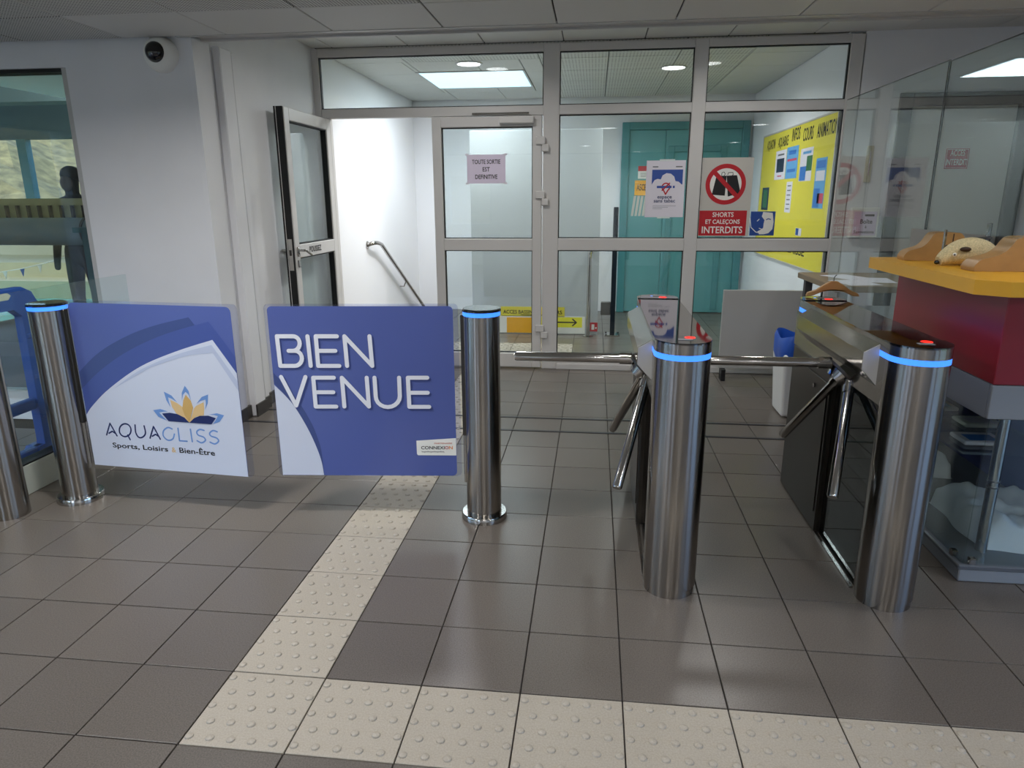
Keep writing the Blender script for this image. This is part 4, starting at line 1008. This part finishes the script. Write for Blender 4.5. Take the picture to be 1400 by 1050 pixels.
for zz in (0.085,): 
    box('glass_clip', (KX+0.03, KY-0.004, 0.07), (KX+0.055, KY+0.02, 0.1), M_STEELP, ct_, 0.003); box('glass_clip', (KX-0.004, KY+0.06, 0.07), (KX+0.02, KY+0.085, 0.1), M_STEELP, ct_, 0.003)
box('red_panel', (KX, KY, 0.789), (KX+0.25, KY+0.90, 1.117), M_REDL, ct_, 0.003)
box('red_panel', (KX+0.252, KY, 0.789), (KX1, KY+0.24, 1.117), M_REDL, ct_, 0.003)
yt = MB().prism([(2.400, 1.085, 1.117), (2.482, 1.012, 1.117), (KX1, 1.012, 1.117), (KX1, 1.60, 1.117), (2.95, 1.60, 1.117), (2.95, 2.03, 1.117), (2.400, 2.03, 1.117)], (0, 0, 0.05)).build('counter_top', M_YTOP, ct_)
# items in the case
def cloth(name, c, sx, sy, h, label, seed):
    rnd = random.Random(seed); mb = MB(); nx, ny = 28, 22; vs = []; fs = []
    ph = [rnd.uniform(0, 6.28) for _ in range(6)]
    for j in range(ny+1):
        for i in range(nx+1):
            u, v = i/nx*2-1, j/ny*2-1
            edge = max(0, 1-max(abs(u), abs(v))**4)
            z = h*edge**0.3*(0.75+0.10*math.sin(3*u+ph[0])*math.cos(2.5*v+ph[1])+0.07*math.sin(7*u+4*v+ph[2])+0.06*math.sin(13*u-6*v+ph[4])*math.cos(9*v+ph[5])-0.16*max(0, math.sin(5*v+1.5*u+ph[1]))**6)
            wob = 1+0.05*math.sin(5*math.atan2(v, u)+ph[3])
            vs.append((c[0]+u*sx*wob, c[1]+v*sy*wob, c[2]+z+0.0005))
    for j in range(ny):
        for i in range(nx): a = j*(nx+1)+i; fs.append((a, a+1, a+nx+2, a+nx+1))
    k = len(vs); vs += [(x, y, c[2]+0.0005) for x, y, z in vs]
    fs += [tuple(reversed([q+k for q in f])) for f in fs]
    o = mb.add(vs, fs).build(name, M_CLOTH, None); shade(o, 180)
    return tag(o, label, 'towel')
cloth('folded_towel', (2.86, 1.46, 0.0755), 0.19, 0.23, 0.17, 'folded white terry towel lying behind the case glass near the steel tube', 3)
cloth('folded_towel', (2.76, 2.2, 0.0755), 0.15, 0.2, 0.16, 'crumpled white towel further back in the display case', 5)
for k, (x, y, m_, lb) in enumerate([(2.85, 1.72, M_LB, 'flat packet with a blue label on the case shelf'), (2.98, 1.98, M_PAPER, 'flat white packet on the case shelf'), (2.9, 2.25, M_LC, 'pale blue packet on the case shelf')]):
    pk = thing('goggle_packet', (x, y, 0.3725), lb, 'packet')
    box('sleeve', (x-0.09, y-0.07, 0.3725), (x+0.09, y+0.07, 0.392), M_PAPER if m_ is not M_PAPER else M_SIGNW, pk, 0.006); box('print', (x-0.06, y-0.05, 0.392), (x+0.06, y+0.03, 0.393), m_, pk)
# glass screen on the counter edge and beyond
SX = 2.57
gs = thing('glass_screen', (SX, 2.3, 0.79), 'tall frameless glass screen rising from the counter with a dark seam', 'glass screen')
box('screen_pane', (SX-0.004, 1.17, 1.30), (SX+0.004, 1.888, 1.99), M_GLASSC, gs)
MB().box((SX-0.005, 1.700, 1.1675), (SX+0.005, 1.712, 1.308), 0.002).build('screen_clamp', M_STEELP, gs)
MB().prism([(SX-0.004, 1.896, 1.30), (SX-0.004, 2.04, 1.30), (SX-0.004, 2.04, 0.79), (SX-0.004, 3.04, 0.79), (SX-0.004, 3.12, 1.0), (SX-0.004, 3.12, 1.995), (SX-0.004, 1.896, 1.995)], (0.008, 0, 0)).build('screen_pane', M_GLASSC, gs)
box('screen_seam', (SX-0.004, 1.888, 1.30), (SX+0.004, 1.896, 1.99), M_GASKET, gs)
MB().box((SX-0.004, 1.17, 1.99), (SX+0.004, 1.892, 1.9925)).box((SX-0.004, 1.892, 1.995), (SX+0.004, 3.12, 1.9975)).build('glass_edge', M_STEELD, gs)

# wooden blocks on the counter
def block(name, prof, org, udir, thick, label):
    u = Vector(udir).normalized(); n = Vector((u.y, -u.x, 0)); org = Vector(org)
    pts = [org+u*a+Vector((0, 0, b)) for a, b in prof]
    t = thing(name, org, label, 'wooden block')
    b_ = MB().prism(pts, -n*thick).build('carved_block', M_WOOD, t)
    shade(b_, 35); md = b_.modifiers.new('bevel', 'BEVEL'); md.width = 0.005; md.segments = 2; md.limit_method = 'ANGLE'
    a_s = prof[-1][0]*0.76
    MB().prism([org+u*a_s+n*0.0015+Vector((0, 0, z)) for z in (0.068,)] + [org+u*(a_s+0.004)+n*0.0015+Vector((0, 0, 0.068)), org+u*(a_s+0.004)+n*0.0015+Vector((0, 0, 0.118)), org+u*a_s+n*0.0015+Vector((0, 0, 0.118))], -n*0.006).build('slot', M_WOODD, t)
    return t
prof = smoothpts([(0.0, 0.0, 0), (-0.002, 0.018, 0), (0.02, 0.042, 0), (0.075, 0.058, 0), (0.105, 0.082, 0), (0.125, 0.112, 0), (0.15, 0.122, 0), (0.22, 0.122, 0), (0.255, 0.118, 0), (0.278, 0.085, 0), (0.285, 0.0, 0)], 4)
prof = [(p.x, p.y) for p in prof]
block('wooden_block', [(a*0.84, b) for a, b in prof], (2.475, 1.84, 1.1675), (1, -0.12, 0), 0.10, 'honey wood block with curved sloping front, beside the seam of the glass screen')
block('wooden_block', [(a*1.05, b*1.05) for a, b in prof], (2.535, 1.365, 1.1675), (1, 0.0, 0), 0.10, 'honey wood block with curved sloping front, in front of the knitted toy')
# knitted toy head
tb = thing('knitted_toy', (2.61, 1.60, 1.1675), 'cream knitted animal toy with pointed snout and black nose on the counter', 'toy')
vs = []; mbk = MB(); path = []; rads = []
for k in range(13):
    s_ = k/12; path.append((2.510+0.22*s_, 1.60+0.05*s_, 1.1675+0.012+0.044*math.sin(min(1, s_*1.5)*math.pi/2))); rads.append(0.010+0.046*math.sin(math.pi*min(0.95, 0.04+s_*0.78))**0.8)
path = [(x, y, 1.1685+r_) for (x, y, z), r_ in zip(path, rads)]
mbk.sweep(path, rads, 18); bd = mbk.build('body', M_KNIT, tb); shade(bd, 60)
MB().ellipsoid((2.503, 1.598, 1.181), (0.010, 0.010, 0.009)).build('nose', M_BLACK, tb, 60)
MB().ellipsoid((2.590, 1.565, 1.236), (0.022, 0.008, 0.010)).build('ear', M_WOODD, tb, 60); MB().ellipsoid((2.550, 1.635, 1.236), (0.010, 0.006, 0.014)).build('ear', M_WOODD, tb, 60)
MB().ellipsoid((2.553, 1.568, 1.214), (0.008, 0.004, 0.008)).build('eye', M_SIGNW, tb, 60); MB().ellipsoid((2.552, 1.565, 1.214), (0.004, 0.003, 0.004)).build('pupil', M_BLACK, tb, 60)
# coat hanger shaped piece and papers behind the second turnstile
hg = thing('coat_hanger', (2.30, 2.17, 0.971), 'small wooden coat hanger lying at the far end of the turnstile by the counter', 'hanger')
dk = thing('low_desk', (2.95, 3.45, 0), 'brown topped low desk behind the glass screen', 'desk')
box('desk_top', (2.62, 3.10, 0.86), (3.30, 3.95, 0.90), M_BROWN, dk, 0.004)
for lx in (2.66, 3.22):
    for ly in (3.14, 3.87): box('leg', (lx, ly, 0), (lx+0.05, ly+0.05, 0.86), M_GREYD, dk)
hp_ = [(-0.125, 0.004), (-0.118, 0.022), (-0.08, 0.035), (-0.045, 0.060), (-0.015, 0.078), (0.015, 0.078), (0.045, 0.060), (0.08, 0.035), (0.118, 0.018), (0.125, 0.004), (0.095, 0.006), (0.05, 0.026), (0.0, 0.034), (-0.05, 0.026), (-0.095, 0.006)]
ho = Vector((2.262, 2.055, 0.9705))
b_ = MB().prism([ho+Vector((a, 0, b)) for a, b in hp_], (0, 0.022, 0)).build('hanger_body', M_WOOD, hg); md = b_.modifiers.new('bevel', 'BEVEL'); md.width = 0.004; md.segments = 2
hook = [ho+Vector((0, 0.011, 0.076))]+[ho+Vector((0.018-0.018*math.cos(a), 0.011, 0.09+0.018*math.sin(a))) for a in [math.pi*k/8 for k in range(0, 9)]]
MB().sweep(hook[:1]+[h2+Vector((0, 0, 0.0)) for h2 in hook[1:5]], 0.002, 6).build('hook', M_STEELD, hg)
for k, (x, y, rz) in enumerate([(2.80, 3.30, 0.2), (2.98, 3.45, -0.15), (2.86, 3.62, 0.4)]):
    u = Vector((math.cos(rz), math.sin(rz), 0)); v = Vector((-math.sin(rz), math.cos(rz), 0)); c = Vector((x, y, 0.9003+0.0008*k))
    tag(MB().prism([c-u*0.105-v*0.148, c+u*0.105-v*0.148, c+u*0.105+v*0.148, c-u*0.105+v*0.148], (0, 0, 0.0006)).build('paper_sheet', M_PAPER), 'loose white paper sheet on the brown desk', 'paper', 'papers on the desk')

# waste bin
wb = thing('waste_bin', (2.47, 3.32, 0), 'slim white waste bin with a blue bag', 'bin')
def frust(x0, x1, y0, y1, z0, z1, k): 
    cx, cy = (x0+x1)/2, (y0+y1)/2
    return [(cx+(x0-cx)*k, cy+(y0-cy)*k, z0), (cx+(x1-cx)*k, cy+(y0-cy)*k, z0), (cx+(x1-cx)*k, cy+(y1-cy)*k, z0), (cx+(x0-cx)*k, cy+(y1-cy)*k, z0), (x0, y0, z1), (x1, y0, z1), (x1, y1, z1), (x0, y1, z1)]
b_ = MB().add(frust(2.365, 2.60, 3.15, 3.47, 0.0, 0.44, 0.80), [(0, 3, 2, 1), (0, 1, 5, 4), (1, 2, 6, 5), (2, 3, 7, 6), (3, 0, 4, 7), (4, 5, 6, 7)]).build('bin_body', M_BIN, wb)
md = b_.modifiers.new('bevel', 'BEVEL'); md.width = 0.02; md.segments = 3
vs = []; fs = []; n = 40
for lv, (ex, z) in enumerate(((0.0, 0.38), (0.012, 0.42), (0.012, 0.52), (0.0, 0.55), (-0.012, 0.53), (-0.02, 0.45))):
    for k in range(n):
        an = 2*math.pi*k/n; sx_ = 0.1175+ex; sy_ = 0.16+ex; ca, sa = math.cos(an), math.sin(an); q = (abs(ca)**4+abs(sa)**4)**-0.25
        vs.append((2.4825+ca*q*sx_*(1+0.015*math.sin(7*an+lv)), 3.31+sa*q*sy_*(1+0.015*math.cos(9*an)), z+0.018*math.sin(3*an+1)*(lv in (3, 4, 2))))
for lv in range(5):
    for k in range(n): fs.append((lv*n+k, lv*n+(k+1) % n, (lv+1)*n+(k+1) % n, (lv+1)*n+k))
shade(MB().add(vs, fs).build('bin_bag', M_BAG, wb), 50)
# grey panel leaning on the glazing
gbx = thing('grey_board', (2.45, 4.18, 0), 'plain light grey board standing on black feet against the glazing', 'board')
box('panel', (2.13, 4.16, 0.10), (2.76, 4.185, 0.735), mat('pale_grey_laminate', '#b4b3b0', 0.5), gbx, 0.003)
for fx in (2.15, 2.70): box('foot', (fx, 4.12, 0.0), (fx+0.035, 4.22, 0.10), M_BLKPL, gbx, 0.004)

# =================================================================== LEFT SIDE: balustrade, plastic barrier
bs = thing('glass_balustrade', (-1.715, 1.5, 0), 'low glass balustrade on a pale kerb beside the left bollard', 'balustrade')
box('kerb', (-1.80, -1.2, 0.0), (-1.712, 2.50, 0.155), mat('pale_kerb', '#a8aca2', 0.6), bs, 0.004)
box('kerb_cap', (-1.79, -1.2, 0.155), (-1.713, 2.50, 0.163), M_GASKET, bs)
box('glass_sheet', (-1.754, -1.2, 0.163), (-1.744, 2.495, 1.005), M_GLASSC, bs)
pbx = thing('plastic_barrier', (-2.0, 1.72, 0.0), 'blue moulded plastic barrier with a hand hole behind the glass balustrade', 'barrier')
# frame lies in a plane x = const behind the glass
def bx_(y, z): return (-1.90, y, z)
fr_out = [(1.10, 0.10), (1.10, 0.96), (1.14, 1.01), (1.82, 1.01), (1.88, 0.98), (1.91, 0.92), (1.90, 0.10), (1.78, 0.10), (1.79, 0.86), (1.74, 0.90), (1.24, 0.90), (1.21, 0.86), (1.21, 0.10)]
mbp = MB().prism([bx_(*p) for p in fr_out], (0.05, 0, 0)); b_ = mbp.build('frame', M_BPL, pbx); md = b_.modifiers.new('bevel', 'BEVEL'); md.width = 0.006; md.segments = 2
for z0, z1 in ((0.10, 0.16), (0.36, 0.42)): box('cross_rail', (-1.895, 1.211, z0), (-1.855, 1.779, z1), M_BPL, pbx, 0.006)
MB().prism([(-1.90, 1.50, 0.955), (-1.90, 1.72, 0.955), (-1.90, 1.74, 0.975), (-1.90, 1.72, 0.99), (-1.90, 1.50, 0.99), (-1.90, 1.48, 0.975)], (0.052, 0, 0)).build('hand_hole', mat('hand_hole_pale', '#c9cdb9', 0.7), pbx)
MB().prism([(-1.98, 1.66, 0.0), (-1.82, 1.66, 0.0), (-1.85, 1.74, 0.16), (-1.93, 1.74, 0.16)], (0, 0.22, 0)).build('foot', M_BPL, pbx)
MB().prism([(-1.98, 1.12, 0.0), (-1.82, 1.12, 0.0), (-1.85, 1.14, 0.16), (-1.93, 1.14, 0.16)], (0, 0.14, 0)).build('foot', M_BPL, pbx)
for z in (0.30, 0.52, 0.74): box('rib', (-1.91, 1.795, z), (-1.845, 1.885, z+0.025), M_BPL, pbx, 0.004)
MB().prism([(-1.9, 1.79, 0.22), (-1.9, 2.12, 0.40), (-1.9, 2.12, 0.47), (-1.9, 1.79, 0.33)], (0.045, 0, 0)).build('side_brace', M_BPL, pbx)

# =================================================================== POOL HALL BEHIND THE LEFT WINDOW
M_PTILE = mat('cream_pool_tile', '#cfc9a2', 0.45, noise=0.06, nscale=6)
M_PWALL = mat('cream_pool_wall', '#d4cfae', 0.6)
M_WATER = mat('pool_water', '#49b7c4', 0.06, noise=0.25, nscale=5, bump=1.0, bscale=9)
M_TEALC = mat('teal_column_paint', '#2f6d72', 0.5)
M_PCEIL = mat('blue_grey_ceiling', '#50656a', 0.7)
PX_0, PX_1, PYN, PYF = -15.0, LX-0.2, WY+0.2, 11.0
pieces('floor_pool', [((PX_0, PYN-0.0, -0.4), (PX_1, 5.9, -0.02)), ((PX_0, 8.8, -0.4), (PX_1, PYF, -0.02))], M_PTILE)
struct('pool_water', (PX_0, 5.9, -0.45), (PX_1, 8.8, -0.10), M_WATER)
struct('floor_strip', (PX_0, 8.8, -0.02), (PX_1, 9.4, 0.18), M_PTILE); struct('floor_tier', (PX_0, 9.4, -0.02), (PX_1, PYF, 0.42), M_PTILE)
pieces('wall_pool_far', [((PX_0, PYF, -0.4), (PX_1, PYF+0.2, 1.42))], M_PWALL)
struct('wall_pool_header', (PX_0, PYF, 2.55), (PX_1, PYF+0.2, 4.2), M_PCEIL)
struct('ceiling_pool', (PX_0, PYN, 4.2), (PX_1, PYF+0.2, 4.4), M_PCEIL)
struct('beam_pool', (PX_0, 8.9, 2.9), (PX_1, 9.3, 3.5), M_PCEIL)
struct('wall_pool_side', (PX_1-0.02, PYN, -0.4), (PX_1, PYF, 4.2), M_PWALL)
pieces('wall_pool_near', [((PX_0, PYN-0.2, -0.4), (RX0-0.2, PYN, 4.2)), ((RX0-0.2, PYN-0.2, 2.9), (LX-0.2, PYN, 4.2))], M_PWALL)
w3 = thing('window_3', ((PX_0+PX_1)/2, PYF, 1.42), kind='structure')
for k in range(8): box('window_mullion', (PX_0+0.05+1.75*k, PYF+0.02, 1.42), (PX_0+0.23+1.75*k, PYF+0.16, 2.55), M_TEALC, w3)
box('window_pane', (PX_0, PYF+0.08, 1.42), (PX_1, PYF+0.09, 2.55), M_GLASSC, w3)
# round duct with flanges, cream parapet, teal column, marker flags
du = thing('round_duct', (-4.5, 4.3, 1.05), 'large grey round duct with dark flange rings beyond the pool window', 'duct')
MB().cyl((-8.5, 4.2, 1.18), (-2.2, 4.2, 1.18), 0.118, seg=32).build('duct_tube', mat('duct_grey', '#9aabb4', 0.35), du, 40)
for xx in (-3.25, -3.17, -4.2, -5.4): MB().cyl((xx, 4.2, 1.18), (xx+0.02, 4.2, 1.18), 0.128, seg=32).build('flange_ring', M_GREYD, du, 40)
for xx in (-7.5, -2.5): MB().cyl((xx, 4.2, -0.02), (xx, 4.2, 1.07), 0.03, seg=12).build('stand', M_GREYD, du)
pw = thing('slatted_parapet', (-4.6, 4.5, 0), 'cream parapet with dark vertical slats above the duct', 'parapet')
box('top_board', (-8.0, 4.42, 1.40), (-2.9, 4.47, 1.46), M_SYEL if False else mat('cream_board', '#e8dca0', 0.5), pw)
for k in range(46): box('slat', (-7.9+0.108*k, 4.43, 1.27), (-7.88+0.108*k, 4.46, 1.40), mat('brown_slat', '#5a4630', 0.6), pw)
box('back_board', (-8.0, 4.461, 1.24), (-2.9, 4.475, 1.40), MATS['cream_board'], pw)
for xx in (-7.8, -3.0): box('parapet_post', (xx, 4.425, -0.02), (xx+0.05, 4.47, 1.24), M_TEALC, pw)
tc_ = tag(MB().prism([(-2.86, 3.6, -0.02), (-2.64, 3.6, -0.02), (-2.64, 3.82, -0.02), (-2.86, 3.82, -0.02)], (0, 0, 1.22)).box((-2.90, 3.56, 1.20), (-2.60, 3.86, 1.24)).build('teal_column', M_TEALC), 'teal square column just behind the pool window', 'column')
fl = thing('flag_line', (-6, 7.2, 0.9), 'line of small blue and white marker flags over the pool', 'flag line')
fa, fb = Vector((-8.6, 7.3, 0.45)), Vector((-4.6, 7.0, 1.15))
MB().sweep([fa+(fb-fa)*(k/10)+Vector((0, 0, -0.25*math.sin(math.pi*k/10))) for k in range(11)], 0.006, 5).build('cord', M_SIGNW, fl)
for k in range(1, 14):
    s_ = k/14; c = fa+(fb-fa)*s_+Vector((0, 0, -0.25*math.sin(math.pi*s_)))
    MB().prism([c+Vector((-0.035, 0, 0)), c+Vector((0.035, 0, 0)), c+Vector((0, 0, -0.11))], (0, 0.004, 0)).build('flag', M_SBLUE if k % 2 else M_SIGNW, fl)
for k, (x, y) in enumerate([(-3.4, 6.5), (-6.5, 5.0), (-6.5, 8.5), (-10, 6.5)]):  # unseen ceiling lamps, added only to light the pool hall
    t_ = thing('pool_fill_lamp', (x, y, 4.15), 'unseen square white lamp panel added to light the pool hall', 'ceiling light', 'added pool hall fill lamps')
    box('lamp_housing', (x-0.4, y-0.4, 4.16), (x+0.4, y+0.4, 4.199), M_TRIM, t_); box('diffuser', (x-0.37, y-0.37, 4.152), (x+0.37, y+0.37, 4.16), M_PANEL, t_)
    area_light('pool_fill_glow', (x, y, 4.14), 0.7, 70, (1, 0.97, 0.88), 'SQUARE')
# hillside outside
M_HILL = mat('autumn_hillside', '#8f7443', 0.95, noise=0.6, nscale=2.2)
vs = []; fs = []; nx, ny = 140, 12; rnd = random.Random(2)
for j in range(ny+1):
    for i in range(nx):
        an = 2*math.pi*i/nx; rad = 24+j*2.4
        vs.append((rad*math.cos(an), rad*math.sin(an)+2, -0.7+10.5*math.sin(j/ny*math.pi/2)*(0.8+0.22*math.sin(an*5)+0.08*math.sin(an*17+j)) + rnd.uniform(-0.3, 0.3)))
for j in range(ny):
    for i in range(nx): i2 = (i+1) % nx; fs.append((j*nx+i, j*nx+i2, (j+1)*nx+i2, (j+1)*nx+i))
hl = MB().add(vs, fs).build('hillside', M_HILL); tag(hl, kind='structure')
grd = tag(MB().box((-70, -60, -0.6), (70, 60, -0.5)).build('ground_outside', mat('grass_ground', '#6f7350', 0.95, noise=0.3, nscale=0.6)), kind='structure')

# person standing in the pool hall
def person(x, y):
    t = thing('person', (x, y, -0.02), 'person with dark hair in dark top and trousers standing in the pool hall', 'person')
    J = {}; V = []; E = []; Rr = []
    def jn(n, p, r, par=None):
        J[n] = len(V); V.append((x+p[0], y+p[1], -0.02+p[2])); Rr.append(r)
        if par: E.append((J[par], J[n]))
    jn('pel', (0, 0, 0.95), (0.15, 0.11)); jn('wst', (0, 0, 1.10), (0.135, 0.10), 'pel'); jn('chs', (0, 0, 1.32), (0.165, 0.12), 'wst'); jn('shd', (0, 0, 1.43), (0.12, 0.09), 'chs')
    jn('nck', (0, 0, 1.51), (0.055, 0.055), 'shd'); jn('hd0', (0, -0.01, 1.58), (0.065, 0.075), 'nck'); jn('hd1', (0, -0.01, 1.66), (0.075, 0.09), 'hd0'); jn('hd2', (0, -0.005, 1.73), (0.055, 0.07), 'hd1')
    for s in (-1, 1):
        k = str(s)
        jn('sh'+k, (s*0.19, 0, 1.42), (0.06, 0.06), 'shd'); jn('el'+k, (s*0.25, 0.02, 1.14), (0.045, 0.045), 'sh'+k); jn('wr'+k, (s*0.24, -0.05, 0.90), (0.032, 0.032), 'el'+k); jn('ha'+k, (s*0.235, -0.07, 0.80), (0.032, 0.022), 'wr'+k)
        jn('hp'+k, (s*0.10, 0, 0.90), (0.095, 0.09), 'pel'); jn('kn'+k, (s*0.11, -0.01, 0.50), (0.06, 0.06), 'hp'+k); jn('an'+k, (s*0.11, 0.02, 0.09), (0.042, 0.045), 'kn'+k); jn('to'+k, (s*0.12, -0.13, 0.04), (0.042, 0.03), 'an'+k)
    me = bpy.data.meshes.new('body'); me.from_pydata(V, E, [])
    o = bpy.data.objects.new('body', me); link(o, t); WORLD[o.name] = Vector((0, 0, 0))
    sk = o.modifiers.new('skin', 'SKIN'); layer = me.skin_vertices[0].data
    for i, r in enumerate(Rr): layer[i].radius = r; layer[i].use_root = (i == 0)
    o.modifiers.new('sub', 'SUBSURF').levels = 2; o.modifiers['sub'].render_levels = 2
    me.materials.append(mat('dark_clothes', '#1d1f24', 0.85))
    MB().ellipsoid((x, y+0.012, 1.675), (0.085, 0.10, 0.085)).build('hair', mat('dark_hair', '#15110e', 0.7), t, 60)
    MB().ellipsoid((x, y-0.062, 1.60), (0.058, 0.045, 0.075)).build('face', mat('shaded_skin', '#5a4234', 0.6), t, 60)
    return t
person(-3.86, 4.85)
